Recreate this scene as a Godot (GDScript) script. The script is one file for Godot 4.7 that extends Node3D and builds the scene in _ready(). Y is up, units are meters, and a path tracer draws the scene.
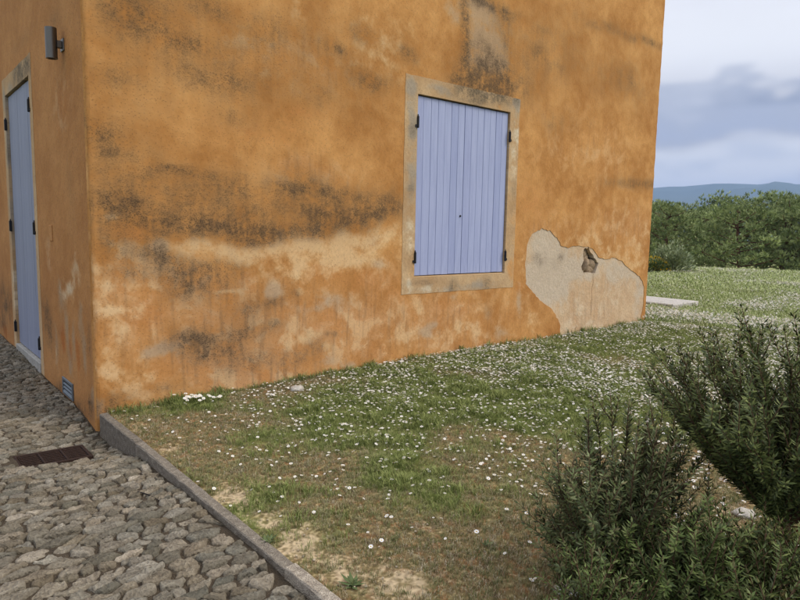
extends Node3D
# World frame: origin at the foot of the house corner, +x along the shuttered wall,
# +z out of that wall towards the viewer, y up, metres.

const YAW := 0.69748
const PITCH := 0.11300
const ROLL := 0.0197
const FOCAL := 632.45
const EYE := Vector3(-1.080, 1.25, 4.391)
const WALL_LEN := 6.971
const EAVES := 5.6

var cam: Camera3D
var cam_basis: Basis
var FWD: Vector3
var RGT: Vector3
var used := {}
var mats := {}
var patches_sand := []
var patches_green := []
var n_lawn := FastNoiseLite.new()
var n_lawn2 := FastNoiseLite.new()
var n_ter := FastNoiseLite.new()
var n_path := FastNoiseLite.new()

# ---------------------------------------------------------------- helpers
func ray(px: float, py: float) -> Vector3:
	return cam_basis * Vector3((px - 400.0) / FOCAL, -(py - 300.0) / FOCAL, -1.0)

func on_front(px: float, py: float) -> Vector2:      # a spot on the shuttered wall: x, height
	var d := ray(px, py)
	var t := -EYE.z / d.z
	return Vector2(EYE.x + d.x * t, EYE.y + d.y * t)

func on_side(px: float, py: float) -> Vector2:       # a spot on the door wall: distance from the corner, height
	var d := ray(px, py)
	var t := -EYE.x / d.x
	return Vector2(-(EYE.z + d.z * t), EYE.y + d.y * t)

func on_ground(px: float, py: float, h := 0.0) -> Vector3:
	var d := ray(px, py)
	var t := (h - EYE.y) / d.y
	return EYE + d * t

func numbered(called: String) -> String:
	if not used.has(called):
		used[called] = 0
		return called
	used[called] += 1
	return "%s_%03d" % [called, used[called]]

func tag(o: Node, label := "", category := "", group := "", kind := "") -> Node:
	if label != "": o.set_meta("label", label)
	if category != "": o.set_meta("category", category)
	if group != "": o.set_meta("group", group)
	if kind != "": o.set_meta("kind", kind)
	return o

func base(called: String, at := Vector3.ZERO) -> Node3D:
	var o := Node3D.new()
	o.name = numbered(called)
	add_child(o)
	o.position = at
	return o

func obj(called: String, mesh: Mesh, m: Material, parent: Node = null) -> MeshInstance3D:
	var o := MeshInstance3D.new()
	o.mesh = mesh
	if m: o.material_override = m
	if parent == null:
		o.name = numbered(called)
		add_child(o)
	else:
		o.name = called
		parent.add_child(o, true)
	return o

func newst() -> SurfaceTool:
	var st := SurfaceTool.new()
	st.begin(Mesh.PRIMITIVE_TRIANGLES)
	return st

func done(st: SurfaceTool) -> ArrayMesh:
	st.generate_normals()
	return st.commit()

func tri(st: SurfaceTool, a: Vector3, b: Vector3, c: Vector3) -> void:
	st.add_vertex(a); st.add_vertex(b); st.add_vertex(c)

func quad(st: SurfaceTool, a: Vector3, b: Vector3, c: Vector3, d: Vector3) -> void:
	tri(st, a, b, c); tri(st, a, c, d)

# a box with chamfered edges between two corners
func cbox(st: SurfaceTool, lo: Vector3, hi: Vector3, ch := 0.003) -> void:
	st.set_smooth_group(-1)
	var ax := [Vector3.RIGHT, Vector3.UP, Vector3.BACK]
	var c := (lo + hi) * 0.5
	var h := (hi - lo) * 0.5
	for i in 3:
		for s in [-1.0, 1.0]:
			var n: Vector3 = ax[i] * s
			var u: Vector3 = ax[(i + 1) % 3]
			var v: Vector3 = ax[(i + 2) % 3]
			var hn: float = h[i]
			var hu: float = h[(i + 1) % 3] - ch
			var hv: float = h[(i + 2) % 3] - ch
			var p := c + n * hn
			if s > 0: quad(st, p - u * hu - v * hv, p - u * hu + v * hv, p + u * hu + v * hv, p + u * hu - v * hv)
			else: quad(st, p - u * hu - v * hv, p + u * hu - v * hv, p + u * hu + v * hv, p - u * hu + v * hv)
			for s2 in [-1.0, 1.0]:     # edge chamfers between axis i and axis i+1
				var q: Vector3 = c + n * hn + u * (s2 * hu)
				var q2: Vector3 = c + n * (hn - ch) + u * (s2 * (hu + ch))
				if s * s2 > 0: quad(st, q - v * hv, q + v * hv, q2 + v * hv, q2 - v * hv)
				else: quad(st, q - v * hv, q2 - v * hv, q2 + v * hv, q + v * hv)

# a tapered tube along points
func tube(st: SurfaceTool, pts: Array, rad: Array, sides := 7, smooth := 0) -> void:
	st.set_smooth_group(smooth)
	var rings := []
	var ref := Vector3(0.31, 0.2, 0.93).normalized()
	for i in pts.size():
		var t: Vector3 = (pts[min(i + 1, pts.size() - 1)] - pts[max(i - 1, 0)]).normalized()
		var a := t.cross(ref).normalized()
		if a.length() < 0.5: a = t.cross(Vector3.UP).normalized()
		var b := t.cross(a)
		var ring := []
		for k in sides:
			var an := TAU * k / sides
			ring.append(pts[i] + (a * cos(an) + b * sin(an)) * rad[i])
		rings.append(ring)
	for i in pts.size() - 1:
		for k in sides:
			var k2 := (k + 1) % sides
			quad(st, rings[i][k], rings[i][k2], rings[i + 1][k2], rings[i + 1][k])
	var e: int = pts.size() - 1
	for k in sides:
		var k2 := (k + 1) % sides
		tri(st, pts[e], rings[e][k], rings[e][k2])
		tri(st, pts[0], rings[0][k2], rings[0][k])

# flat plate from a polygon in x,y with its front at z0 and rims going back by depth
func plate(st: SurfaceTool, poly: PackedVector2Array, z0: float, depth: float, uvo: Vector2, uvs: Vector2) -> void:
	st.set_smooth_group(-1)
	var idx := Geometry2D.triangulate_polygon(poly)
	for k in range(0, idx.size(), 3):
		var p := [poly[idx[k]], poly[idx[k + 1]], poly[idx[k + 2]]]
		var ar: float = (p[1] - p[0]).cross(p[2] - p[0])
		if ar > 0: p = [p[0], p[2], p[1]]
		for q in p:
			st.set_uv(Vector2((q.x - uvo.x) * uvs.x, 1.0 - (q.y - uvo.y) * uvs.y))
			st.add_vertex(Vector3(q.x, q.y, z0))
	if depth <= 0: return
	var ccw := not Geometry2D.is_polygon_clockwise(poly)
	for k in poly.size():
		var a := poly[k]
		var b := poly[(k + 1) % poly.size()]
		if not ccw:
			var t := a; a = b; b = t
		var vs := [Vector3(a.x, a.y, z0), Vector3(a.x, a.y, z0 - depth), Vector3(b.x, b.y, z0 - depth), Vector3(b.x, b.y, z0)]
		for i in [0, 2, 1, 0, 3, 2]:
			var q: Vector3 = vs[i]
			st.set_uv(Vector2((q.x - uvo.x) * uvs.x, 1.0 - (q.y - uvo.y) * uvs.y))
			st.add_vertex(q)

func rect(x0: float, y0: float, x1: float, y1: float) -> PackedVector2Array:
	return PackedVector2Array([Vector2(x0, y0), Vector2(x1, y0), Vector2(x1, y1), Vector2(x0, y1)])

# split a region into strips at the cuts and take holes out of it (each cut passes through a hole, so no strip keeps an inner hole)
func strips(outer: PackedVector2Array, holes: Array, cuts: Array) -> Array:
	var out := []
	for i in cuts.size() - 1:
		var parts := Geometry2D.intersect_polygons(outer, rect(cuts[i], -50, cuts[i + 1], 50))
		for h in holes:
			var nxt := []
			for q in parts: nxt.append_array(Geometry2D.clip_polygons(q, h))
			parts.assign(nxt)
		out.append_array(parts)
	return out

func ragged(poly: PackedVector2Array, step: float, amp: float, sd: int) -> PackedVector2Array:
	var rng := RandomNumberGenerator.new(); rng.seed = sd
	var out := PackedVector2Array()
	for i in poly.size():
		var a := poly[i]
		var b := poly[(i + 1) % poly.size()]
		var n: int = max(1, int(a.distance_to(b) / step))
		for k in n:
			var p := a.lerp(b, float(k) / n)
			out.append(p + Vector2(rng.randf_range(-amp, amp), rng.randf_range(-amp, amp)))
	return out

# ---------------------------------------------------------------- textures
func noise(sd: int, freq: float, oct := 5, type := FastNoiseLite.TYPE_SIMPLEX_SMOOTH) -> FastNoiseLite:
	var n := FastNoiseLite.new()
	n.seed = sd; n.frequency = freq; n.noise_type = type
	n.fractal_type = FastNoiseLite.FRACTAL_FBM; n.fractal_octaves = oct
	return n

func nbytes(w: int, h: int, sd: int, freq: float, oct := 5, seamless := false) -> PackedByteArray:
	var n := noise(sd, freq, oct)
	var im: Image = n.get_seamless_image(w, h) if seamless else n.get_image(w, h)
	im.convert(Image.FORMAT_L8)
	return im.get_data()

func texof(im: Image) -> ImageTexture:
	im.generate_mipmaps()
	return ImageTexture.create_from_image(im)

# tileable colour + relief pair; ramp runs over a mix of a coarse and a fine noise
func grain(sd: int, size: int, f1: float, f2: float, mixf: float, ramp: Array, bump: float) -> Array:
	var a := nbytes(size, size, sd, f1, 4, true)
	var b := nbytes(size, size, sd + 7, f2, 5, true)
	var lut := PackedByteArray(); lut.resize(768)
	for i in 256:
		var t := i / 255.0 * (ramp.size() - 1)
		var k: int = min(int(t), ramp.size() - 2)
		var c: Color = ramp[k].lerp(ramp[k + 1], t - k)
		lut[i * 3] = int(c.r * 255); lut[i * 3 + 1] = int(c.g * 255); lut[i * 3 + 2] = int(c.b * 255)
	var o := PackedByteArray(); o.resize(size * size * 3)
	var hb := PackedByteArray(); hb.resize(size * size)
	for i in size * size:
		var v := int(a[i] * (1.0 - mixf) + b[i] * mixf)
		o[i * 3] = lut[v * 3]; o[i * 3 + 1] = lut[v * 3 + 1]; o[i * 3 + 2] = lut[v * 3 + 2]
		hb[i] = int(a[i] * 0.35 + b[i] * 0.65)
	var im := Image.create_from_data(size, size, false, Image.FORMAT_RGB8, o)
	var nm := Image.create_from_data(size, size, false, Image.FORMAT_L8, hb)
	nm.convert(Image.FORMAT_RGBA8)
	nm.bump_map_to_normal_map(bump)
	return [texof(im), texof(nm)]

func mat(al: Texture2D, nm: Texture2D, rough := 0.9, tri_scale := 0.0, nscale := 1.0) -> StandardMaterial3D:
	var m := StandardMaterial3D.new()
	m.albedo_texture = al
	m.roughness = rough
	m.metallic_specular = 0.3
	if nm:
		m.normal_enabled = true; m.normal_texture = nm; m.normal_scale = nscale
	if tri_scale > 0:
		m.uv1_triplanar = true; m.uv1_world_triplanar = true
		m.uv1_scale = Vector3.ONE * tri_scale
	return m

func flat(c: Color, rough := 0.6, metal := 0.0) -> StandardMaterial3D:
	var m := StandardMaterial3D.new()
	m.albedo_color = c; m.roughness = rough; m.metallic = metal
	return m

func vmat(rough := 0.8, back := 0.0) -> StandardMaterial3D:
	var m := StandardMaterial3D.new()
	m.vertex_color_use_as_albedo = true; m.roughness = rough; m.metallic_specular = 0.3
	m.cull_mode = BaseMaterial3D.CULL_DISABLED
	if back > 0:
		m.backlight_enabled = true; m.backlight = Color(back, back, back)
	return m

# limewashed plaster: blobs are [type, x, y, rx, ry, strength] in wall metres
# types: 0 grime, 1 pale limewash, 2 deep ochre, 3 bare grey lime, 4 pinkish wash
func plaster(w: int, h: int, u0: float, v0: float, ppm: float, blobs: Array, cols: Array, sd: int, bump := 5.0) -> Array:
	var q := 5
	var lw := int(ceil(float(w) / q))
	var lh := int(ceil(float(h) / q))
	var lows := []
	for t in 5:
		var pf := PackedFloat32Array(); pf.resize(lw * lh); lows.append(pf)
	var warp := noise(sd + 50, 1.1, 4)
	for b in blobs:
		var cx: float = (b[1] - u0) * ppm / q
		var cy: float = lh - (b[2] - v0) * ppm / q
		var rx: float = max(b[3] * ppm / q, 0.6)
		var ry: float = max(b[4] * ppm / q, 0.6)
		var arr: PackedFloat32Array = lows[b[0]]
		for y in range(max(0, int(cy - 2.6 * ry)), min(lh, int(cy + 2.6 * ry) + 2)):
			for x in range(max(0, int(cx - 2.6 * rx)), min(lw, int(cx + 2.6 * rx) + 2)):
				var wx := warp.get_noise_2d(x * q / ppm, y * q / ppm)
				var wy := warp.get_noise_2d(x * q / ppm + 40, y * q / ppm + 9)
				var dx := (x - cx) / rx + wx * 0.8
				var dy := (y - cy) / ry + wy * 0.8
				var g: float = b[5] * exp(-(dx * dx + dy * dy) * 0.9)
				var i := y * lw + x
				arr[i] = 1.0 - (1.0 - arr[i]) * (1.0 - min(g, 1.0))
		lows[b[0]] = arr
	var M := []
	for t in 5:
		var by := PackedByteArray(); by.resize(lw * lh)
		for i in lw * lh: by[i] = int(clamp(lows[t][i], 0.0, 1.0) * 255)
		var im := Image.create_from_data(lw, lh, false, Image.FORMAT_L8, by)
		im.resize(w, h, Image.INTERPOLATE_CUBIC)
		M.append(im.get_data())
	var nc := nbytes(w, h, sd, 1.3 / ppm, 4)            # broad mottling
	var nm := nbytes(w, h, sd + 1, 6.0 / ppm, 5)        # hand-sized blotches
	var nf := nbytes(w, h, sd + 2, 26.0 / ppm, 5)       # grain
	var wn := noise(sd + 9, 3.2 / ppm, 5)               # washed-out shapes, drawn about
	wn.domain_warp_enabled = true; wn.domain_warp_amplitude = 0.5 * ppm; wn.domain_warp_frequency = 1.4 / ppm
	var wi := wn.get_image(w, h); wi.convert(Image.FORMAT_L8)
	var nw := wi.get_data()
	var ri := noise(sd + 10, 16.0 / ppm, 3).get_image(w, int(h / 9.0)); ri.convert(Image.FORMAT_L8); ri.resize(w, h, Image.INTERPOLATE_CUBIC)
	var nr := ri.get_data()                             # runs drawn down by rain
	var ns := nbytes(w, h, sd + 3, 95.0 / ppm, 2)       # specks
	var o := PackedByteArray(); o.resize(w * h * 3)
	var hb := PackedByteArray(); hb.resize(w * h)
	var c0: Vector3 = cols[0]; var c1: Vector3 = cols[1]
	var kD: Vector3 = cols[2]; var kL: Vector3 = cols[3]; var kR: Vector3 = cols[4]; var kG: Vector3 = cols[5]; var kP: Vector3 = cols[6]
	var mD: PackedByteArray = M[0]; var mL: PackedByteArray = M[1]; var mR: PackedByteArray = M[2]; var mG: PackedByteArray = M[3]; var mP: PackedByteArray = M[4]
	for i in w * h:
		var a := nc[i] / 255.0
		var b := nm[i] / 255.0
		var f := nf[i] / 255.0
		var s := ns[i] / 255.0
		var c := c0.lerp(c1, clampf((a * 0.6 + b * 0.4 - 0.5) * 1.7 + 0.5, 0.0, 1.0))
		var ww := nw[i] / 255.0
		var rr := nr[i] / 255.0
		var e := (b - 0.5) * 0.7 + (ww - 0.5) * 0.7 + (f - 0.5) * 0.3
		var v := mR[i] / 255.0
		if v > 0.03: c = c.lerp(kR, smoothstep(0.12, 0.72, v + e * 0.7) * 0.75)
		v = mP[i] / 255.0
		if v > 0.03:
			c = c.lerp(kP, smoothstep(0.05, 0.9, v + e * 0.5) * 0.7)
			c = c.lerp(kL, smoothstep(0.56, 0.74, ww + (b - 0.5) * 0.4) * v * 0.75)
			c = c.lerp(kR, smoothstep(0.46, 0.30, ww + (f - 0.5) * 0.3) * v * 0.6)
			c = c.lerp(kD, smoothstep(0.56, 0.80, rr + (f - 0.5) * 0.3) * v * 0.30)
		v = mG[i] / 255.0
		if v > 0.03: c = c.lerp(kG, smoothstep(0.12, 0.78, v + e * 0.6) * 0.72)
		v = mL[i] / 255.0
		if v > 0.03: c = c.lerp(kL, smoothstep(0.08, 0.95, v + e * 0.9) * 0.82)
		v = mD[i] / 255.0
		if v > 0.02:
			var g := v * (0.52 + 0.8 * (b - 0.5) + 0.6 * (ww - 0.5) + 0.5 * (rr - 0.5) + 0.7 * (f - 0.5))
			c = c.lerp(kD, clampf(g, 0.0, 0.7))
			var sp := s + (b - 0.5) * 0.35 + (f - 0.5) * 0.2
			if sp > 0.58 and v > 0.12: c = c.lerp(kD * 0.45, smoothstep(0.58, 0.74, sp) * clampf(v * 0.75 - 0.10, 0.0, 0.50))
		if s > 0.78: c = c.lerp(kD * 0.8, 0.3)
		c *= 0.955 + 0.09 * f
		o[i * 3] = int(clampf(c.x, 0.0, 255.0)); o[i * 3 + 1] = int(clampf(c.y, 0.0, 255.0)); o[i * 3 + 2] = int(clampf(c.z, 0.0, 255.0))
		hb[i] = int(clampf(b * 120.0 + f * 80.0 + s * 50.0, 0.0, 255.0))
	var im2 := Image.create_from_data(w, h, false, Image.FORMAT_RGB8, o)
	var im3 := Image.create_from_data(w, h, false, Image.FORMAT_L8, hb)
	im3.convert(Image.FORMAT_RGBA8)
	im3.bump_map_to_normal_map(bump)
	return [texof(im2), texof(im3)]

# stains given where they show in the photograph -> stains on the wall
func front_blobs(list: Array) -> Array:
	var out := []
	for b in list:
		var c := on_front(b[1], b[2])
		var r := on_front(b[1] + b[3], b[2])
		var d := on_front(b[1], b[2] + b[4])
		var wide: float = 1.3 if b[0] == 0 else 1.0
		out.append([b[0], c.x, c.y, abs(r.x - c.x) * wide, abs(d.y - c.y) * wide, b[5] * (0.9 if b[0] == 0 else 1.0)])
	return out

func side_blobs(list: Array) -> Array:
	var out := []
	for b in list:
		var c := on_side(b[1], b[2])
		var r := on_side(b[1] + b[3] * 0.5, b[2])
		var d := on_side(b[1], b[2] + b[4])
		out.append([b[0], -c.x, c.y, abs(r.x - c.x) * 2.0, abs(d.y - c.y), b[5]])
	return out

# ---------------------------------------------------------------- the lie of the land
func lawn_h(x: float, z: float) -> float:
	var h := 0.012 * n_ter.get_noise_2d(x * 3.0, z * 3.0) + 0.05 * n_ter.get_noise_2d(x * 0.35, z * 0.35) * smoothstep(1.0, 6.0, x)
	h += 0.05 * smoothstep(0.4, 3.5, x) * (1.0 - smoothstep(0.0, 2.2, z)) * (1.0 - smoothstep(7.5, 10.0, x))
	h -= 0.02 * (1.0 - smoothstep(0.05, 0.5, x))
	var d := Vector2(x - EYE.x, z - EYE.z).length()
	h += 0.10 * smoothstep(12.0, 21.0, d)
	h -= 1.6 * smoothstep(21.0, 42.0, d)
	h -= max(0.0, d - 42.0) * 0.03
	return h

func path_h(x: float, z: float) -> float:
	var h := -0.070 + 0.040 * smoothstep(0.3, 1.8, z) + 0.012 * n_path.get_noise_2d(x * 2.0, z * 2.0)
	h -= 0.085 * exp(-(pow((x + 0.10) / 0.30, 2) + pow((z - 0.22) / 0.42, 2)))
	h += 0.04 * smoothstep(1.2, 3.0, -z)
	return h

func lawn_green(x: float, z: float) -> float:      # 0 dry .. 1 green
	var g := 0.42 + 1.0 * n_lawn.get_noise_2d(x, z) + 0.5 * n_lawn2.get_noise_2d(x, z)
	g += 0.45 * smoothstep(0.9, 3.0, x) - 0.25 * smoothstep(1.6, 3.2, z) * (1.0 - smoothstep(1.6, 3.4, x))
	g += 0.15 * smoothstep(7.0, 10.0, x)
	for p in patches_green:
		var dx: float = (x - p[0]) / p[2]
		var dz: float = (z - p[1]) / p[3]
		g += p[4] * exp(-(dx * dx + dz * dz))
	return clampf(g, 0.0, 1.0)

func lawn_sand(x: float, z: float) -> float:       # bare soil
	var g := -0.16 + 0.75 * n_lawn2.get_noise_2d(x * 1.3 + 31.0, z * 1.3)
	for p in patches_sand:
		var dx: float = (x - p[0]) / p[2]
		var dz: float = (z - p[1]) / p[3]
		g += p[4] * exp(-(dx * dx + dz * dz))
	g -= 0.3 * smoothstep(2.0, 4.0, x)
	return clampf(g, 0.0, 1.0)

func daisy_density(x: float, z: float) -> float:   # heads per square metre
	var d := 70.0 + 800.0 * smoothstep(0.3, 2.6, x) + 900.0 * smoothstep(2.2, 4.2, x) + 60.0 * smoothstep(6.0, 9.0, x)
	d *= 1.0 - 0.72 * smoothstep(1.8, 3.0, z) * (1.0 - smoothstep(2.2, 3.6, x))
	d *= clampf(1.0 + 1.5 * n_lawn.get_noise_2d(x * 0.8 + 90.0, z * 0.8) + 0.9 * n_lawn2.get_noise_2d(x, z + 70.0), 0.04, 2.2)
	d *= clampf(1.0 - lawn_sand(x, z), 0.0, 1.0)
	var far := Vector2(x - EYE.x, z - EYE.z).length()
	d *= lerpf(1.0, 0.03 + 0.22 * smoothstep(0.05, 0.40, n_lawn.get_noise_2d(x * 0.35 + 7.0, z * 0.35)), smoothstep(8.0, 11.0, far))
	return d

# ---------------------------------------------------------------- scene
func _ready() -> void:
	# --- camera
	cam = Camera3D.new()
	cam.name = "camera"
	cam_basis = Basis.from_euler(Vector3(-PITCH, -YAW, ROLL), EULER_ORDER_YXZ)
	cam.transform = Transform3D(cam_basis, EYE)
	cam.fov = 50.754
	cam.near = 0.05
	cam.far = 9000.0
	add_child(cam)
	cam.current = true
	FWD = Vector3(sin(YAW), 0, -cos(YAW))
	RGT = Vector3(cos(YAW), 0, sin(YAW))
	# --- sky, sun, exposure
	var we := WorldEnvironment.new()
	we.name = "world_environment"
	var env := Environment.new()
	env.background_mode = Environment.BG_SKY
	var sky := Sky.new()
	var pm := PanoramaSkyMaterial.new()
	pm.panorama = sky_image()
	sky.sky_material = pm
	env.sky = sky
	env.background_energy_multiplier = 1.0
	env.tonemap_mode = Environment.TONE_MAPPER_LINEAR
	env.tonemap_exposure = 1.55
	env.ambient_light_source = Environment.AMBIENT_SOURCE_SKY
	env.sdfgi_enabled = true; env.ssao_enabled = true; env.ssil_enabled = true
	env.fog_enabled = true
	env.fog_density = 0.00028
	env.fog_light_color = Color(0.64, 0.78, 1.0)
	we.environment = env
	add_child(we)
	var sun := DirectionalLight3D.new()
	sun.name = "sun"
	sun.light_energy = 0.5
	sun.light_angular_distance = 28.0
	sun.light_color = Color(1.0, 0.96, 0.90)
	sun.shadow_enabled = true
	add_child(sun)
	sun.look_at_from_position(Vector3(4.5, 7.0, 6.0), Vector3.ZERO)
	# --- land
	n_lawn = noise(11, 0.55, 4)
	n_lawn2 = noise(12, 2.2, 4)
	n_ter = noise(13, 0.5, 3)
	n_path = noise(14, 0.8, 3)
	for p in [[222, 492, 30, 9, 0.9], [262, 512, 26, 9, 0.8], [292, 543, 34, 12, 1.0], [330, 562, 30, 12, 0.7], [372, 578, 40, 14, 0.8], [425, 588, 30, 12, 0.4], [245, 500, 20, 8, 0.7], [236, 494, 22, 8, 0.35], [276, 526, 26, 9, 0.35], [312, 552, 30, 10, 0.35], [350, 572, 30, 10, 0.4], [400, 594, 34, 9, 0.4], [165, 448, 18, 5, 0.4], [140, 425, 14, 5, 0.5], [175, 445, 20, 5, 0.4], [735, 520, 30, 20, 0.8], [720, 440, 40, 14, 0.35]]:
		patches_sand.append(patch_from(p))
	for p in [[195, 404, 22, 4, 0.9], [325, 430, 50, 9, 0.7], [265, 437, 30, 7, 0.5], [500, 395, 60, 16, 0.4], [420, 400, 40, 12, 0.4], [540, 410, 40, 12, 0.4], [375, 440, 30, 8, 0.4], [580, 450, 40, 14, 0.3], [330, 470, 40, 10, -0.4], [440, 470, 40, 8, -0.25], [200, 430, 60, 10, -0.5], [470, 545, 90, 22, -0.3], [330, 500, 50, 14, -0.3]]:
		patches_green.append(patch_from(p))
	print("sky ready ", Time.get_ticks_msec())
	make_ground()
	print("ground ", Time.get_ticks_msec())
	make_house()
	print("house ", Time.get_ticks_msec())
	make_pavement()
	print("pavement ", Time.get_ticks_msec())
	make_far()
	print("far ", Time.get_ticks_msec())
	make_grass()
	print("grass ", Time.get_ticks_msec())
	make_shrubs()
	make_small()
	print("all ", Time.get_ticks_msec())

func patch_from(p: Array) -> Array:
	var c := on_ground(p[0], p[1])
	var r := on_ground(p[0] + p[2], p[1])
	var d := on_ground(p[0], p[1] + p[3])
	return [c.x, c.z, 1.3 * max(abs(r.x - c.x), abs(d.x - c.x)), 1.3 * max(abs(r.z - c.z), abs(d.z - c.z)), p[4]]

func sky_image() -> ImageTexture:
	var w := 1024
	var h := 512
	var im := Image.create_empty(w, h, false, Image.FORMAT_RGBF)
	var n1 := noise(301, 1.6, 5)
	var n2 := noise(302, 5.0, 4)
	for y in h:
		var el := (0.5 - (y + 0.5) / h) * PI
		var deg := rad_to_deg(el)
		for x in w:
			var az := ((x + 0.5) / w - 0.5) * TAU
			var d := Vector3(sin(az) * cos(el), sin(el), -cos(az) * cos(el))
			# layers stretch out sideways near the horizon
			var a := n1.get_noise_3d(d.x * 1.2, d.y * 6.0, d.z * 1.2)
			var b := n2.get_noise_3d(d.x * 1.4, d.y * 5.0, d.z * 1.4)
			var c := Color(0.25, 0.26, 0.26)
			if deg >= 0.0:
				# even overcast: three times brighter overhead than at the horizon
				var k := 1.06 * (1.0 + 2.0 * sin(el)) / 3.0
				c = Color(0.99, 1.01, 1.10) * k
				c = c * (1.0 + 0.16 * clampf(a * 1.2 + b * 0.5, -1.0, 1.0))
				c = c.lerp(Color(0.63, 0.645, 0.68), 0.9 * exp(-pow((deg - 14.8) / 3.0, 2)))
				# low bank of grey stratus
				var top := 12.3 + a * 3.0 + b * 2.0
				var bot := 7.6 + b * 1.0 + a * 0.7
				var bank := smoothstep(bot - 0.4, bot + 0.7, deg) * (1.0 - smoothstep(top - 0.5, top + 0.25, deg))
				var grey := Color(0.25, 0.28, 0.36).lerp(Color(0.42, 0.445, 0.51), clampf(0.15 + b * 0.9 + (deg - 9.0) * 0.09, 0.0, 1.0))
				c = c.lerp(grey, bank * 0.96)
				var low := 1.0 - smoothstep(bot - 1.0, bot + 0.3, deg)
				c = c.lerp(Color(0.55, 0.565, 0.60).lerp(Color(0.42, 0.45, 0.52), clampf(b * 1.6 + 0.15, 0.0, 0.7)), low)
			im.set_pixel(x, y, c)
	return ImageTexture.create_from_image(im)

# ---------------------------------------------------------------- ground
func make_ground() -> void:
	# wide land out to the far side of the valley
	var g := grain(21, 512, 0.012, 0.06, 0.5, [Color(0.40, 0.40, 0.24), Color(0.48, 0.50, 0.29), Color(0.54, 0.56, 0.35), Color(0.62, 0.61, 0.44)], 4.0)
	mats.far_land = mat(g[0], g[1], 0.95, 0.4)
	var st := newst()
	st.set_smooth_group(0)
	var rads := []
	var r := 0.6
	while r < 3600.0:
		rads.append(r); r *= 1.16
	var seg := 120
	for i in rads.size() - 1:
		for k in seg:
			var P := []
			for c in [[i, k], [i, k + 1], [i + 1, k + 1], [i + 1, k]]:
				var an: float = TAU * c[1] / seg
				var x: float = EYE.x + rads[c[0]] * sin(an)
				var z: float = EYE.z - rads[c[0]] * cos(an)
				var y := lawn_h(x, z) - 0.05
				if x < 0.6: y = min(y, -0.6)
				if rads[c[0]] > 200: y = max(y, -24.0)
				P.append(Vector3(x, y, z))
			quad(st, P[0], P[1], P[2], P[3])
	tag(obj("ground", done(st), mats.far_land), "rough grassy land falling away beyond the lawn", "ground", "", "structure")
	# lawn soil near the house
	var W := 9.0
	var D := 5.6
	var tw := 1152
	var th := 717
	var f1 := nbytes(tw, th, 77, 0.10, 4)
	var f2 := nbytes(tw, th, 78, 0.30, 3)
	var lo := 3
	var lw := tw / lo
	var lh := int(ceil(float(th) / lo))
	var gb := PackedByteArray(); gb.resize(lw * lh)
	var sb := PackedByteArray(); sb.resize(lw * lh)
	for y in lh:
		for x in lw:
			var X := 0.03 + (x + 0.5) / lw * W
			var Z := (y + 0.5) / lh * D
			gb[y * lw + x] = int(lawn_green(X, Z) * 255)
			sb[y * lw + x] = int(lawn_sand(X, Z) * 255)
	var gi := Image.create_from_data(lw, lh, false, Image.FORMAT_L8, gb); gi.resize(tw, th, Image.INTERPOLATE_BILINEAR)
	var si := Image.create_from_data(lw, lh, false, Image.FORMAT_L8, sb); si.resize(tw, th, Image.INTERPOLATE_BILINEAR)
	var G := gi.get_data()
	var S := si.get_data()
	var o := PackedByteArray(); o.resize(tw * th * 3)
	var hb := PackedByteArray(); hb.resize(tw * th)
	var dry := Vector3(116, 102, 68); var rust := Vector3(124, 92, 58); var green := Vector3(94, 102, 50); var sand := Vector3(172, 154, 124); var pale := Vector3(160, 146, 112)
	for i in tw * th:
		var a := f1[i] / 255.0
		var b := f2[i] / 255.0
		var c := dry.lerp(rust, smoothstep(0.5, 0.7, a)).lerp(pale, smoothstep(0.58, 0.75, b) * 0.6)
		c = c.lerp(green, smoothstep(0.35, 0.75, G[i] / 255.0 + (a - 0.5) * 0.6 + (b - 0.5) * 0.4))
		c = c.lerp(sand, smoothstep(0.20, 1.05, S[i] / 255.0 + (a - 0.5) * 1.3 + (b - 0.5) * 0.9))
		c *= 0.82 + 0.36 * b
		o[i * 3] = int(minf(c.x, 255)); o[i * 3 + 1] = int(minf(c.y, 255)); o[i * 3 + 2] = int(minf(c.z, 255))
		hb[i] = int(a * 90 + b * 150)
	var nmap := Image.create_from_data(tw, th, false, Image.FORMAT_L8, hb)
	nmap.convert(Image.FORMAT_RGBA8); nmap.bump_map_to_normal_map(2.2)
	mats.lawn = mat(texof(Image.create_from_data(tw, th, false, Image.FORMAT_RGB8, o)), texof(nmap), 0.95)
	st = newst(); st.set_smooth_group(0)
	var nx := 150
	var nz := 94
	var pts := []
	for j in nz + 1:
		for i in nx + 1:
			var x := 0.04 + W * i / nx
			var z := -0.02 + D * j / nz
			var y := lawn_h(x, z)
			if x > 8.4: y -= 0.06 * (x - 8.4) / 0.6
			if z > 5.0: y -= 0.06 * (z - 5.0) / 0.6
			pts.append(Vector3(x, y + 0.008 * n_lawn2.get_noise_2d(x * 6, z * 6), z))
	for j in nz:
		for i in nx:
			for c in [[0, 0], [1, 0], [1, 1], [0, 0], [1, 1], [0, 1]]:
				st.set_uv(Vector2(float(i + c[0]) / nx, float(j + c[1]) / nz))
				st.add_vertex(pts[(j + c[1]) * (nx + 1) + i + c[0]])
	st.generate_normals(); st.generate_tangents()
	tag(obj("lawn", st.commit(), mats.lawn), "dry patchy lawn soil along the ochre wall", "lawn", "", "structure")

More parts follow.
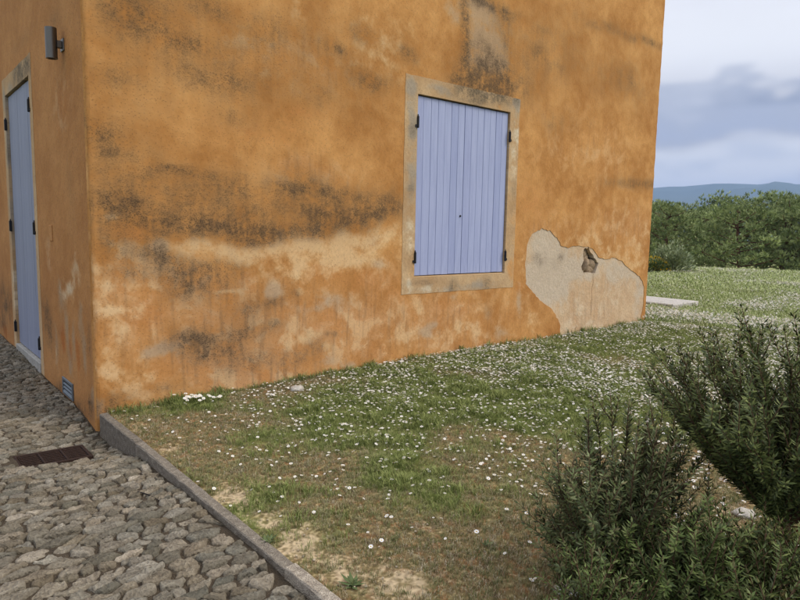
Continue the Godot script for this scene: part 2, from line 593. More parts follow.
# ---------------------------------------------------------------- house
func make_house() -> void:
	var blobs := front_blobs(FRONT_STAINS)
	var ppm := 200.0
	var TW := int(7.0 * ppm)
	var TH := int(6.0 * ppm)
	var ochre := [Vector3(166, 115, 62), Vector3(200, 150, 92), Vector3(88, 71, 54), Vector3(214, 182, 138), Vector3(182, 124, 68), Vector3(178, 156, 130), Vector3(198, 154, 112)]
	var ft := plaster(TW, TH, 0.0, -0.4, ppm, blobs, ochre, 401, 0.8)
	var m_front := mat(ft[0], ft[1], 0.93)
	var house := base("house")
	tag(house, "ochre plastered house with stained walls and lavender shutters", "house")
	var uvo := Vector2(0, -0.4)
	var uvs := Vector2(1.0 / 7.0, 1.0 / 6.0)
	# shuttered wall: plaster skin with the window opening and the fallen patch left out of it
	var win := rect(2.64, 0.68, 4.14, 2.57)
	var fallen := PackedVector2Array()
	for p in FALLEN: fallen.append(Vector2(p[0], p[1]))
	fallen = ragged(fallen, 0.035, 0.008, 5)
	var st := newst()
	for p in strips(rect(0.03, -0.4, WALL_LEN - 0.03, EAVES), [win, fallen], [-1.0, 3.4, 5.5, 8.0]):
		plate(st, p, 0.0, 0.10, uvo, uvs)
	st.generate_normals(); st.generate_tangents()
	obj("wall", st.commit(), m_front, house)
	# rounded, worn arrises
	var nz := noise(91, 1.7, 4)
	for side in 2:
		st = newst(); st.set_smooth_group(0)
		var rows := []
		var n := 110
		for i in n + 1:
			var y := -0.4 + (EAVES + 0.4) * i / n
			var row := []
			for k in 7:
				var an := PI * 0.5 * k / 6.0
				var dent := 0.006 * nz.get_noise_2d(y * 2.5, side * 30.0) + 0.004 * nz.get_noise_2d(y * 9.0, 50.0 + k * 0.6)
				if k == 0 or k == 6: dent = 0.0
				var rr := 0.03 + dent
				var px := 0.03 - rr * cos(an) * 1.0
				var pz := -0.03 + rr * sin(an)
				if side == 1: px = WALL_LEN - px
				row.append(Vector3(px, y, pz))
			rows.append(row)
		for i in n:
			for k in 6:
				var qd := [rows[i][k], rows[i + 1][k], rows[i + 1][k + 1], rows[i][k + 1]]
				if side == 1: qd = [qd[0], qd[3], qd[2], qd[1]]
				for t in [0, 1, 2, 0, 2, 3]:
					var q: Vector3 = qd[t]
					st.set_uv(Vector2((q.x - uvo.x + q.z * 0.7) * uvs.x, 1.0 - (q.y - uvo.y) * uvs.y))
					st.add_vertex(q)
		st.generate_normals(); st.generate_tangents()
		obj("wall_corner", st.commit(), m_front, house)
	# door wall
	var sblobs := side_blobs(SIDE_STAINS)
	var stx := plaster(700, 840, -5.0, -0.4, 140.0, sblobs, [Vector3(162, 112, 64), Vector3(182, 132, 80), Vector3(84, 68, 50), Vector3(206, 186, 156), Vector3(162, 94, 42), Vector3(160, 136, 108), Vector3(184, 136, 92)], 431, 0.8)
	var m_side := mat(stx[0], stx[1], 0.93)
	var dl := 1.69
	var dr := 2.90
	var dtop := 2.45
	var sw := Node3D.new(); sw.name = "door_wall"; house.add_child(sw); sw.rotation.y = -PI / 2
	st = newst()
	for p in strips(rect(-8.0, -0.4, -0.03, EAVES), [rect(-dr, -0.45, -dl, dtop)], [-9.0, -2.3, 1.0]):
		plate(st, p, 0.0, 0.10, Vector2(-5, -0.4), Vector2(1 / 5.0, 1 / 6.0))
	st.generate_normals(); st.generate_tangents()
	obj("plaster", st.commit(), m_side, sw)
	# core, far walls, roof
	var core := grain(61, 256, 0.02, 0.08, 0.5, [Color(0.40, 0.30, 0.19), Color(0.50, 0.40, 0.28), Color(0.62, 0.52, 0.38)], 6.0)
	mats.rough = mat(core[0], core[1], 0.95, 1.6)
	st = newst()
	cbox(st, Vector3(0.11, -0.4, -8.0), Vector3(6.80, EAVES, -0.11), 0.005)
	obj("masonry", done(st), mats.rough, house)
	st = newst()
	cbox(st, Vector3(6.78, -0.4, -8.0), Vector3(WALL_LEN, EAVES, -0.03), 0.005)
	obj("wall", done(st), mat(stx[0], stx[1], 0.93, 0.2), house)
	var tl := grain(63, 256, 0.02, 0.09, 0.5, [Color(0.42, 0.25, 0.17), Color(0.58, 0.36, 0.25), Color(0.68, 0.50, 0.38)], 5.0)
	st = newst(); st.set_smooth_group(-1)
	var e0 := Vector3(-0.22, EAVES + 0.12, 0.22); var e1 := Vector3(WALL_LEN + 0.22, EAVES + 0.12, 0.22); var e2 := Vector3(WALL_LEN + 0.22, EAVES + 0.12, -8.2); var e3 := Vector3(-0.22, EAVES + 0.12, -8.2)
	var r0 := Vector3(WALL_LEN * 0.5, EAVES + 1.4, -3.4); var r1 := Vector3(WALL_LEN * 0.5, EAVES + 1.4, -4.8)
	tri(st, e0, r0, e1); quad(st, e1, r0, r1, e2); tri(st, e2, r1, e3); quad(st, e3, r1, r0, e0)
	obj("roof", done(st), mat(tl[0], tl[1], 0.9, 0.8), house)
	st = newst()
	cbox(st, Vector3(-0.18, EAVES, -8.15), Vector3(WALL_LEN + 0.18, EAVES + 0.118, 0.18), 0.02)
	obj("cornice", done(st), mats.rough, house)
	# fallen plaster: older render coat, set back, with a broken hole and a crack in it
	var pt := plaster(560, 300, 4.25, -0.1, 200.0, [[3, 4.6, 0.85, 0.35, 0.42, 1.0], [3, 5.0, 0.85, 0.4, 0.25, 0.9], [3, 4.75, 0.55, 0.3, 0.2, 0.8], [3, 5.45, 0.9, 0.4, 0.18, 0.7], [3, 6.2, 0.75, 0.5, 0.16, 0.7], [3, 6.75, 0.45, 0.12, 0.3, 0.8], [4, 5.6, 0.3, 0.6, 0.3, 0.6], [1, 5.3, 0.15, 0.5, 0.12, 0.4], [1, 6.0, 0.4, 0.3, 0.2, 0.3], [0, 4.6, 0.92, 0.1, 0.06, 0.45], [0, 4.5, 0.98, 0.08, 0.05, 0.4], [0, 5.0, 0.98, 0.06, 0.05, 0.5], [0, 4.9, 0.9, 0.1, 0.05, 0.3], [0, 6.75, 0.56, 0.06, 0.02, 0.7], [2, 5.9, 0.45, 0.2, 0.12, 0.35]],
		[Vector3(188, 158, 124), Vector3(204, 178, 144), Vector3(110, 96, 80), Vector3(214, 196, 166), Vector3(190, 150, 108), Vector3(188, 176, 158), Vector3(194, 166, 134)], 461, 1.6)
	var m_patch := mat(pt[0], pt[1], 0.95)
	var hole := PackedVector2Array()
	for p in HOLE: hole.append(Vector2(p[0], p[1]))
	hole = ragged(hole, 0.03, 0.008, 9)
	var crack := PackedVector2Array()
	var cl := [[5.69, 0.80], [5.665, 0.72], [5.68, 0.64], [5.655, 0.55], [5.67, 0.46], [5.65, 0.37], [5.672, 0.30], [5.66, 0.24]]
	for p in cl: crack.append(Vector2(p[0] - 0.004, p[1]))
	cl.reverse()
	for p in cl: crack.append(Vector2(p[0] + 0.004 - 0.0035 * (0.8 - p[1]), p[1]))
	st = newst()
	for p in strips(rect(4.28, -0.3, 6.93, 1.34), [hole, crack], [4.0, 5.60, 5.66, 7.0]):
		plate(st, p, -0.006, 0.07, Vector2(4.25, -0.1), Vector2(1 / 2.8, 1 / 1.5))
	st.generate_normals(); st.generate_tangents()
	obj("bare_render", st.commit(), m_patch, house).set_meta("label", "bare grey and beige render where ochre plaster fell off")
	# rubble stones inside the hole
	var rng := RandomNumberGenerator.new(); rng.seed = 77
	var stn := grain(65, 256, 0.03, 0.11, 0.5, [Color(0.42, 0.34, 0.26), Color(0.60, 0.52, 0.42), Color(0.74, 0.66, 0.55)], 7.0)
	mats.rubble = mat(stn[0], stn[1], 0.95, 4.0)
	for p in [[5.50, 1.0, 0.055], [5.56, 0.93, 0.05], [5.53, 0.85, 0.075], [5.66, 0.86, 0.06], [5.62, 0.79, 0.05], [5.47, 0.79, 0.05], [5.70, 0.80, 0.035], [5.49, 0.92, 0.04]]:
		var o := obj("rubble_stone", lump(p[2] * 1.25, 0.42, rng.randi()), mats.rubble, house)
		o.position = Vector3(p[0], p[1], -0.066); o.rotation = Vector3(PI / 2 + rng.randf_range(-0.5, 0.5), rng.randf() * 6, rng.randf_range(-0.5, 0.5))
	# window surround
	var cream := plaster(340, 440, 2.5, 0.5, 200.0, front_blobs(SURROUND_STAINS), [Vector3(174, 142, 104), Vector3(194, 166, 128), Vector3(92, 82, 68), Vector3(218, 206, 180), Vector3(196, 140, 80), Vector3(150, 142, 130), Vector3(190, 152, 110)], 471, 1.0)
	var m_cream := mat(cream[0], cream[1], 0.92)
	st = newst()
	var so := ragged(rect(2.612, 0.648, 4.168, 2.60), 0.06, 0.004, 15)
	for p in strips(so, [rect(2.762, 0.802, 4.022, 2.45)], [2.0, 3.4, 5.0]):
		plate(st, p, 0.003, 0.115, Vector2(2.5, 0.5), Vector2(1 / 1.7, 1 / 2.2))
	st.generate_normals(); st.generate_tangents()
	obj("window_surround", st.commit(), m_cream, house)
	# sill ledge just under the shutters
	st = newst()
	cbox(st, Vector3(2.765, 0.79, -0.10), Vector3(4.019, 0.808, -0.018), 0.004)
	obj("window_sill", done(st), m_cream_tri(cream), house)
	# shutters
	var pnt := grain(67, 512, 0.006, 0.05, 0.35, [Color(0.575, 0.605, 0.735), Color(0.615, 0.648, 0.775), Color(0.650, 0.680, 0.800)], 1.2)
	var pm := [mat(pnt[0], pnt[1], 0.62, 1.3, 0.4), mat(pnt[0], pnt[1], 0.58, 1.1, 0.4), mat(pnt[0], pnt[1], 0.66, 1.7, 0.4)]
	for q in pm: q.uv1_scale = Vector3(6.0, 0.5, 6.0)
	pm[1].albedo_color = Color(0.975, 0.975, 0.985); pm[2].albedo_color = Color(0.955, 0.96, 0.975)
	var iron := flat(Color(0.10, 0.10, 0.12), 0.55, 0.3)
	for leaf in 2:
		var sh := Node3D.new(); sh.name = "shutter"; house.add_child(sh, true)
		var xa := 2.768 if leaf == 0 else 3.394
		var xb := 3.390 if leaf == 0 else 4.016
		leaf_of(sh, xa, xb, 0.814, 2.441, -0.022, 7, pm, rng, 0.024)
		var hx := 2.764 if leaf == 0 else 4.02
		for hy in [2.205, 0.985]:
			var hg := obj("hinge", hinge_mesh(-1.0 if leaf == 0 else 1.0), iron, sh)
			hg.position = Vector3(hx, hy, 0.008)
		if leaf == 0:
			st = newst()
			tube(st, [Vector3(0, 0, -0.004), Vector3(0, 0, 0.008), Vector3(0, 0, 0.010)], [0.010, 0.010, 0.006], 10, -1)
			var kh := obj("knob", done(st), iron, sh); kh.position = Vector3(3.362, 1.38, -0.022)
	# lavender door in the side wall: two tall plank leaves with a pale surround
	st = newst()
	var dso := ragged(rect(-3.02, -0.30, -1.60, 2.60), 0.06, 0.004, 16)
	for p in strips(dso, [rect(-dr + 0.02, -0.5, -dl - 0.02, dtop - 0.01)], [-4.0, -2.3, 0.0]):
		plate(st, p, 0.003, 0.115, Vector2(-3.1, -0.4), Vector2(1 / 1.7, 1 / 3.1))
	st.generate_normals(); st.generate_tangents()
	obj("door_surround", st.commit(), m_cream, sw)
	var dm := [mat(pnt[0], pnt[1], 0.62, 1.3, 0.4), mat(pnt[0], pnt[1], 0.6, 1.1, 0.4)]
	for q in dm: q.uv1_scale = Vector3(6.0, 0.5, 6.0)
	dm[0].albedo_color = Color(0.88, 0.87, 0.82); dm[1].albedo_color = Color(0.86, 0.85, 0.80)
	for leaf in 2:
		var xa := -dr + 0.026 if leaf == 0 else -(dl + dr) / 2 + 0.002
		var xb := -(dl + dr) / 2 - 0.002 if leaf == 0 else -dl - 0.026
		var d := Node3D.new(); d.name = "door"; sw.add_child(d, true)
		leaf_of(d, xa, xb, 0.035, dtop - 0.02, -0.022, 5, dm, rng, 0.03)
		for hy in ([2.20, 1.19, 0.20] if leaf == 1 else [2.17, 1.20, 0.20]):
			var hg := obj("hinge", hinge_mesh(-1.0 if leaf == 0 else 1.0), iron, d)
			hg.position = Vector3(xa - 0.004 if leaf == 0 else xb + 0.004, hy, 0.008)
	st = newst()
	cbox(st, Vector3(-dr + 0.022, -0.3, -0.10), Vector3(-dl - 0.022, 0.026, 0.012), 0.005)
	var tg := grain(69, 256, 0.02, 0.1, 0.5, [Color(0.50, 0.49, 0.47), Color(0.62, 0.61, 0.58), Color(0.72, 0.70, 0.67)], 4.0)
	obj("threshold", done(st), mat(tg[0], tg[1], 0.9, 1.5), sw)
	# small metal vent box low in the wall and a blank cover plate
	var vent := Node3D.new(); vent.name = "vent"; sw.add_child(vent)
	var vm := flat(Color(0.42, 0.45, 0.47), 0.5, 0.4)
	var v0 := on_side(63.5, 376); var v1 := on_side(74, 394)
	var vx0: float = -v0.x; var vx1: float = -v1.x
	var vy0 := -0.055; var vy1 := 0.075
	st = newst()
	cbox(st, Vector3(vx0, vy0, 0), Vector3(vx0 + 0.022, vy1, 0.012), 0.003)
	cbox(st, Vector3(vx1 - 0.022, vy0, 0), Vector3(vx1, vy1, 0.012), 0.003)
	cbox(st, Vector3(vx0 + 0.022, vy1 - 0.022, 0), Vector3(vx1 - 0.022, vy1, 0.012), 0.003)
	cbox(st, Vector3(vx0 + 0.022, vy0, 0), Vector3(vx1 - 0.022, vy0 + 0.022, 0.012), 0.003)
	obj("vent_frame", done(st), vm, vent)
	st = newst()
	cbox(st, Vector3(vx0 + 0.02, vy0 + 0.02, 0), Vector3(vx1 - 0.02, vy1 - 0.02, 0.002), 0.0005)
	obj("vent_back", done(st), flat(Color(0.06, 0.06, 0.06), 0.9), vent)
	for k in 3:
		st = newst()
		var yy := vy0 + 0.035 + k * 0.028
		quad(st, Vector3(vx0 + 0.02, yy, 0.003), Vector3(vx0 + 0.02, yy - 0.012, 0.010), Vector3(vx1 - 0.02, yy - 0.012, 0.010), Vector3(vx1 - 0.02, yy, 0.003))
		obj("louvre", done(st), vm, vent)
	st = newst()
	cbox(st, Vector3(-1.16, 1.10, 0), Vector3(-1.06, 1.22, 0.006), 0.002)
	obj("cover_plate", done(st), mat(stx[0], stx[1], 0.8, 0.2), sw)
	# wall lamp: brushed metal cylinder on a bracket
	var lampn := base("wall_lamp", Vector3(0, 2.435, -0.50))
	tag(lampn, "brushed metal cylinder lamp on the wall beside the tall door", "lamp")
	lampn.scale = Vector3.ONE * 0.80
	var steel := flat(Color(0.42, 0.41, 0.39), 0.42, 0.9)
	var dark := flat(Color(0.16, 0.15, 0.14), 0.6, 0.3)
	st = newst()
	cbox(st, Vector3(-0.012, -0.05, -0.05), Vector3(0.0, 0.05, 0.05), 0.003)
	obj("back_plate", done(st), steel, lampn)
	st = newst()
	cbox(st, Vector3(-0.052, -0.03, -0.022), Vector3(-0.012, 0.03, 0.022), 0.004)
	obj("bracket", done(st), steel, lampn)
	var cyl := CylinderMesh.new()
	cyl.top_radius = 0.045; cyl.bottom_radius = 0.045; cyl.height = 0.25; cyl.radial_segments = 32
	obj("lamp_body", cyl, steel, lampn).position = Vector3(-0.09, 0, 0)
	for s in [-1, 1]:
		st = newst()
		tube(st, [Vector3(-0.09, 0.118 * s, 0), Vector3(-0.09, 0.127 * s, 0)], [0.028, 0.028], 18, -1)
		obj("lens", done(st), dark, lampn)

func m_cream_tri(c: Array) -> StandardMaterial3D:
	return mat(c[0], c[1], 0.92, 0.6)

func leaf_of(parent: Node3D, x0: float, x1: float, y0: float, y1: float, zf: float, n: int, pm: Array, rng: RandomNumberGenerator, thick: float) -> void:
	var st := newst()
	cbox(st, Vector3(x0 + 0.002, y0 + 0.004, zf - thick - 0.018), Vector3(x1 - 0.002, y1 - 0.004, zf - thick + 0.002), 0.002)
	obj("backing", done(st), pm[0], parent)
	var edges := [x0]
	for i in range(1, n): edges.append(x0 + (x1 - x0) * i / n + rng.randf_range(-0.006, 0.006))
	edges.append(x1)
	for i in n:
		st = newst()
		var dz := rng.randf_range(-0.0014, 0.0014)
		cbox(st, Vector3(edges[i] + 0.0006, y0 + rng.randf_range(0, 0.003), zf - thick), Vector3(edges[i + 1] - 0.0006, y1 - rng.randf_range(0, 0.002), zf + dz), 0.0030)
		obj("plank", done(st), pm[rng.randi() % pm.size()], parent)

func hinge_mesh(s: float) -> ArrayMesh:
	var st := newst()
	cbox(st, Vector3(-0.008, -0.055, -0.012), Vector3(0.008, 0.05, 0.012), 0.004)
	cbox(st, Vector3(min(0.0, s * 0.028), -0.05, -0.014), Vector3(max(0.0, s * 0.028), -0.025, 0.004), 0.003)
	tube(st, [Vector3(0, 0.048, 0), Vector3(0, 0.066, 0)], [0.006, 0.004], 8, -1)
	return done(st)

# rough stone about a radius, flattened in y
func lump(r: float, flatness: float, sd: int) -> ArrayMesh:
	var n := noise(sd & 0xffff, 0.9, 3)
	var st := newst(); st.set_smooth_group(0)
	var rows := 6
	var cols := 9
	var P := []
	for j in rows + 1:
		for i in cols:
			var th := PI * j / rows
			var ph := TAU * i / cols
			var d := Vector3(sin(th) * cos(ph), cos(th), sin(th) * sin(ph))
			var k := r * (1.0 + 0.55 * n.get_noise_3dv(d * 1.3))
			P.append(Vector3(d.x * k, d.y * k * flatness, d.z * k))
	for j in rows:
		for i in cols:
			var i2 := (i + 1) % cols
			quad(st, P[j * cols + i], P[j * cols + i2], P[(j + 1) * cols + i2], P[(j + 1) * cols + i])
	return done(st)

# ---------------------------------------------------------------- cobbled path, kerb, drain
func make_pavement() -> void:
	var rng := RandomNumberGenerator.new(); rng.seed = 5150
	var bed := grain(81, 512, 0.02, 0.12, 0.6, [Color(0.18, 0.155, 0.125), Color(0.28, 0.245, 0.20), Color(0.38, 0.335, 0.27)], 8.0)
	var st := newst(); st.set_smooth_group(0)
	var xs := [-0.522, -0.163]
	var zs := [0.333, 0.542]
	for i in 41: xs.append(-4.0 + 4.06 * i / 40.0)
	for i in 131: zs.append(-8.0 + 15.0 * i / 130.0)
	xs.sort(); zs.sort()
	for j in zs.size() - 1:
		for i in xs.size() - 1:
			var mx: float = (xs[i] + xs[i + 1]) * 0.5
			var mz: float = (zs[j] + zs[j + 1]) * 0.5
			if mx > -0.522 and mx < -0.163 and mz > 0.333 and mz < 0.542: continue
			var P := []
			for c in [[0, 0], [1, 0], [1, 1], [0, 1]]:
				var x: float = xs[i + c[0]]
				var z: float = zs[j + c[1]]
				P.append(Vector3(x, path_h(x, z) - 0.006, z))
			quad(st, P[0], P[1], P[2], P[3])
	var pav := obj("pavement", done(st), mat(bed[0], bed[1], 0.97, 2.0))
	tag(pav, "rough grey cobblestone path beside the house", "pavement", "", "structure")
	var ct := grain(83, 512, 0.014, 0.075, 0.55, [Color(0.36, 0.33, 0.29), Color(0.60, 0.56, 0.51), Color(0.78, 0.74, 0.68), Color(1.0, 0.97, 0.92)], 12.0)
	var cm := mat(ct[0], ct[1], 0.9, 1.5, 1.0)
	cm.vertex_color_use_as_albedo = true
	# irregular sites, stones longer across the path
	var K := 1.8
	var sp := 0.041
	var X0 := -1.9
	var gx := int(2.0 / K / sp)
	var gz := int(8.2 / sp)
	var Z0 := -5.0
	var site := {}
	var drain := Rect2(-0.535, 0.315, 0.385, 0.245)
	for j in gz:
		for i in gx:
			var keep := 0.78 if j < gz * 0.8 else 0.55
			if rng.randf() > keep: continue
			site[Vector2i(i, j)] = Vector2((X0 / K) + (i + 0.5 + rng.randf_range(-0.46, 0.46)) * sp, Z0 + (j + 0.5 + rng.randf_range(-0.46, 0.46)) * sp)
	var stones := []
	for k in site:
		var c: Vector2 = site[k]
		var wx := c.x * K
		if wx > 0.035: continue
		if drain.grow(0.01).has_point(Vector2(wx, c.y)): continue
		var poly := PackedVector2Array([c + Vector2(-0.11, -0.11), c + Vector2(0.11, -0.11), c + Vector2(0.11, 0.11), c + Vector2(-0.11, 0.11)])
		for dj in range(-3, 4):
			for di in range(-3, 4):
				var kk: Vector2i = k + Vector2i(di, dj)
				if kk == k or not site.has(kk): continue
				var q: Vector2 = site[kk]
				var nrm := (q - c).normalized()
				var lim := (q - c).length() * 0.5
				var out := PackedVector2Array()
				var np := poly.size()
				for a in np:
					var p0 := poly[a] - c
					var p1 := poly[(a + 1) % np] - c
					var d0 := p0.dot(nrm) - lim
					var d1 := p1.dot(nrm) - lim
					if d0 <= 0: out.append(p0 + c)
					if (d0 < 0 and d1 > 0) or (d0 > 0 and d1 < 0): out.append(p0.lerp(p1, d0 / (d0 - d1)) + c)
				poly = out
		# to metres, gap between stones, clip to the path edge and the drain
		var cen := Vector2.ZERO
		for p in poly: cen += p
		cen /= poly.size()
		var w := PackedVector2Array()
		var bad := false
		for p in poly:
			var d := p - cen
			var l := d.length()
			d *= max(0.25, (l - 0.0030 - rng.randf() * 0.003) / max(l, 0.001))
			var m := Vector2((cen.x + d.x) * K, cen.y + d.y)
			m.x = min(m.x, 0.012 if m.y > 0.02 else -0.012)
			if drain.grow(0.006).has_point(m): bad = true
			w.append(m)
		if bad: 
			var cc := Geometry2D.clip_polygons(w, rect(drain.position.x - 0.006, drain.position.y - 0.006, drain.end.x + 0.006, drain.end.y + 0.006))
			if cc.is_empty(): continue
			w = cc[0]
		if w.size() < 3: continue
		var ar := 0.0
		for a in w.size(): ar += w[a].cross(w[(a + 1) % w.size()])
		if abs(ar) * 0.5 < 0.0008: continue
		stones.append([w, abs(ar) * 0.5])
	var scored := []
	for s in stones:
		var c := Vector2.ZERO
		for p in s[0]: c += p
		c /= s[0].size()
		var v := cam_basis.inverse() * (Vector3(c.x, path_h(c.x, c.y), c.y) - EYE)
		var sx := 400 + FOCAL * v.x / -v.z
		var sy := 300 - FOCAL * v.y / -v.z
		var sc := 0.0
		if v.z < 0 and sx > -30 and sx < 830 and sy < 640: sc = s[1] / (v.z * v.z) * 1.0 / v.length()
		scored.append([sc, s, c])
	scored.sort_custom(func(a, b): return a[0] > b[0])
	var rest := newst()
	rest.set_smooth_group(0)
	var nt := noise(85, 14.0, 3)
	for i in scored.size():
		var one: SurfaceTool = rest
		if i < 300:
			one = newst(); one.set_smooth_group(0)
		cobble(one, scored[i][1][0], scored[i][2], rng, nt)
		if i < 300: obj("cobblestone", done(one), cm, pav)
	var rs := obj("cobblestones", done(rest), cm, pav)
	rs.set_meta("kind", "stuff")
	# kerb of long concrete edging stones
	var ke := grain(87, 512, 0.03, 0.16, 0.6, [Color(0.17, 0.15, 0.13), Color(0.40, 0.37, 0.33), Color(0.52, 0.49, 0.44), Color(0.78, 0.75, 0.70)], 9.0)
	var km := mat(ke[0], ke[1], 0.92, 1.6)
	var kerb := base("kerb")
	tag(kerb, "narrow weathered concrete kerb between cobbles and lawn", "kerb", "", "structure")
	var kz := [0.055, 0.757, 2.446, 3.45, 4.45, 5.45, 6.45]
	for i in kz.size() - 1:
		st = newst(); st.set_smooth_group(-1)
		var n := 26
		var prof := [Vector2(0.0, -0.32), Vector2(0.0, -0.005), Vector2(0.003, -0.001), Vector2(0.006, 0.001), Vector2(0.044, 0.001), Vector2(0.048, -0.001), Vector2(0.050, -0.006), Vector2(0.050, -0.30)]
		var x0 := 0.010 + 0.012 * smoothstep(0.0, 2.5, kz[i]) + rng.randf_range(-0.004, 0.004)
		var x1 := 0.012 + 0.012 * smoothstep(0.0, 2.5, kz[i + 1]) + rng.randf_range(-0.004, 0.004)
		var rows := []
		for a in n + 1:
			var t := float(a) / n
			var z: float = lerp(kz[i] + 0.004, kz[i + 1] - 0.004, t)
			var row := []
			for b in prof.size():
				var e := 0.0 if b == 0 or b == 7 else 0.0035
				row.append(Vector3(lerp(x0, x1, t) + prof[b].x + e * nt.get_noise_2d(z * 2.0, b * 3.0 + i * 20), 0.006 + prof[b].y + e * nt.get_noise_2d(z * 3.0 + 9, b * 2.0 + i * 7) - 0.012 * (t if i == 1 else 0.0), z))
			rows.append(row)
		for a in n:
			for b in prof.size() - 1: quad(st, rows[a][b], rows[a][b + 1], rows[a + 1][b + 1], rows[a + 1][b])
		for e in [0, n]:
			var r: Array = rows[e]
			var c: Vector3 = (r[0] + r[4]) * 0.5
			for b in prof.size(): 
				if e == 0: tri(st, c, r[(b + 1) % prof.size()], r[b])
				else: tri(st, c, r[b], r[(b + 1) % prof.size()])
		var k2 := km.duplicate() as StandardMaterial3D
		k2.albedo_color = Color(1, 1, 1) * [0.98, 1.06, 1.28, 1.1, 1.15, 1.0][i]
		obj("kerb_stone", done(st), k2, kerb)
	# iron drain grate
	var dy := path_h(-0.34, 0.44) + 0.012
	var rust := grain(89, 256, 0.03, 0.12, 0.5, [Color(0.12, 0.09, 0.08), Color(0.20, 0.145, 0.12), Color(0.28, 0.22, 0.18)], 5.0)
	var rm := mat(rust[0], rust[1], 0.7, 5.0); rm.metallic = 0.25
	var dr := base("drain_grate", Vector3(-0.3425, dy, 0.4375))
	tag(dr, "rusty iron drain grate with three bays set in the cobbles", "drain grate")
	dr.rotation = Vector3(0.015, 0.02, -0.02)
	st = newst()
	for s in [-1, 1]:
		cbox(st, Vector3(-0.185, -0.03, s * 0.106 - 0.009), Vector3(0.185, 0.004, s * 0.106 + 0.009), 0.002)
		cbox(st, Vector3(s * 0.176 - 0.009, -0.03, -0.0968), Vector3(s * 0.176 + 0.009, 0.004, 0.0968), 0.002)
	obj("frame", done(st), rm, dr)
	for s in [-1, 1]:
		st = newst()
		cbox(st, Vector3(s * 0.058 - 0.006, -0.025, -0.0965), Vector3(s * 0.058 + 0.006, 0.003, 0.0965), 0.002)
		obj("divider", done(st), rm, dr)
	for b in 3:
		for k in 7:
			st = newst()
			var z := -0.084 + k * 0.028
			var xa := -0.166 + b * 0.116
			cbox(st, Vector3(xa + 0.001 if b == 0 else xa - 0.001, -0.02, z - 0.005), Vector3(xa + 0.1, 0.001, z + 0.005), 0.0015)
			obj("bar", done(st), rm, dr)
	st = newst()
	st.set_smooth_group(-1)
	var w0 := Vector3(-0.182, 0, -0.107); var w1 := Vector3(0.182, 0, -0.107); var w2 := Vector3(0.182, 0, 0.107); var w3 := Vector3(-0.182, 0, 0.107)
	var top := Vector3(0, -0.012, 0); var deep := Vector3(0, -0.34, 0)
	for e in [[w0, w1], [w1, w2], [w2, w3], [w3, w0]]: quad(st, e[0] + top, e[1] + top, e[1] + deep, e[0] + deep)
	quad(st, w0 + deep, w1 + deep, w2 + deep, w3 + deep)
	obj("sump", done(st), km, dr)

func cobble(st: SurfaceTool, w: PackedVector2Array, c: Vector2, rng: RandomNumberGenerator, nt: FastNoiseLite) -> void:
	# soften the corners (one corner-cutting pass), then rings: skirt, shoulder, crown
	var o := PackedVector2Array()
	for i in w.size():
		var a := w[i]
		var b := w[(i + 1) % w.size()]
		if a.distance_to(b) > 0.012:
			var side := Vector2(b.y - a.y, a.x - b.x).normalized()
			o.append(a.lerp(b, rng.randf_range(0.08, 0.25)))
			if a.distance_to(b) > 0.03: o.append(a.lerp(b, rng.randf_range(0.4, 0.6)) + side * rng.randf_range(-0.005, 0.002))
			o.append(a.lerp(b, rng.randf_range(0.75, 0.92)))
		else: o.append(a.lerp(b, 0.5))
	if o.size() < 3: return
	if Geometry2D.is_polygon_clockwise(o): o.reverse()
	var y := path_h(c.x, c.y) + rng.randf_range(-0.006, 0.005)
	var dome := rng.randf_range(0.004, 0.011)
	var tx := rng.randf_range(-0.12, 0.12)
	var tz := rng.randf_range(-0.12, 0.12)
	var v := rng.randf_range(0.24, 0.50)
	if rng.randf() < 0.10: v *= 1.3
	var wr := rng.randf_range(-0.018, 0.026)
	st.set_color(Color(v + wr, v + 0.1 * wr, v - 0.03 - wr * 0.8))
	var rings := [[1.03, -0.035], [0.98, 0.2 * dome - 0.003], [0.88, 0.7 * dome], [0.66, 0.92 * dome], [0.34, 1.0 * dome]]
	var R := []
	for r in rings:
		var ring := []
		for p in o:
			var q: Vector2 = c + (p - c) * r[0]
			var h: float = y + r[1] + (q.x - c.x) * tx + (q.y - c.y) * tz
			if r[0] < 1.0:
				h += 0.010 * nt.get_noise_2d(q.x * 1.0, q.y * 1.8) + 0.008 * nt.get_noise_2d(q.x * 3.5, q.y * 5.0)
			ring.append(Vector3(q.x, h, q.y))
		R.append(ring)
	var top := Vector3(c.x, y + dome + 0.005 * nt.get_noise_2d(c.x, c.y), c.y)
	var n := o.size()
	for k in n:
		var k2 := (k + 1) % n
		for r in 4: quad(st, R[r][k], R[r + 1][k], R[r + 1][k2], R[r][k2])
		tri(st, R[4][k], top, R[4][k2])

# ---------------------------------------------------------------- far things: trees, slab, hills
func at_view(px: float, dist: float) -> Vector3:     # a spot on the land in the direction of picture column px, dist metres out
	var d := ray(px, 232.0)
	var f := Vector3(d.x, 0, d.z).normalized()
	var p := EYE + f * dist
	p.y = lawn_h(p.x, p.z)
	return p

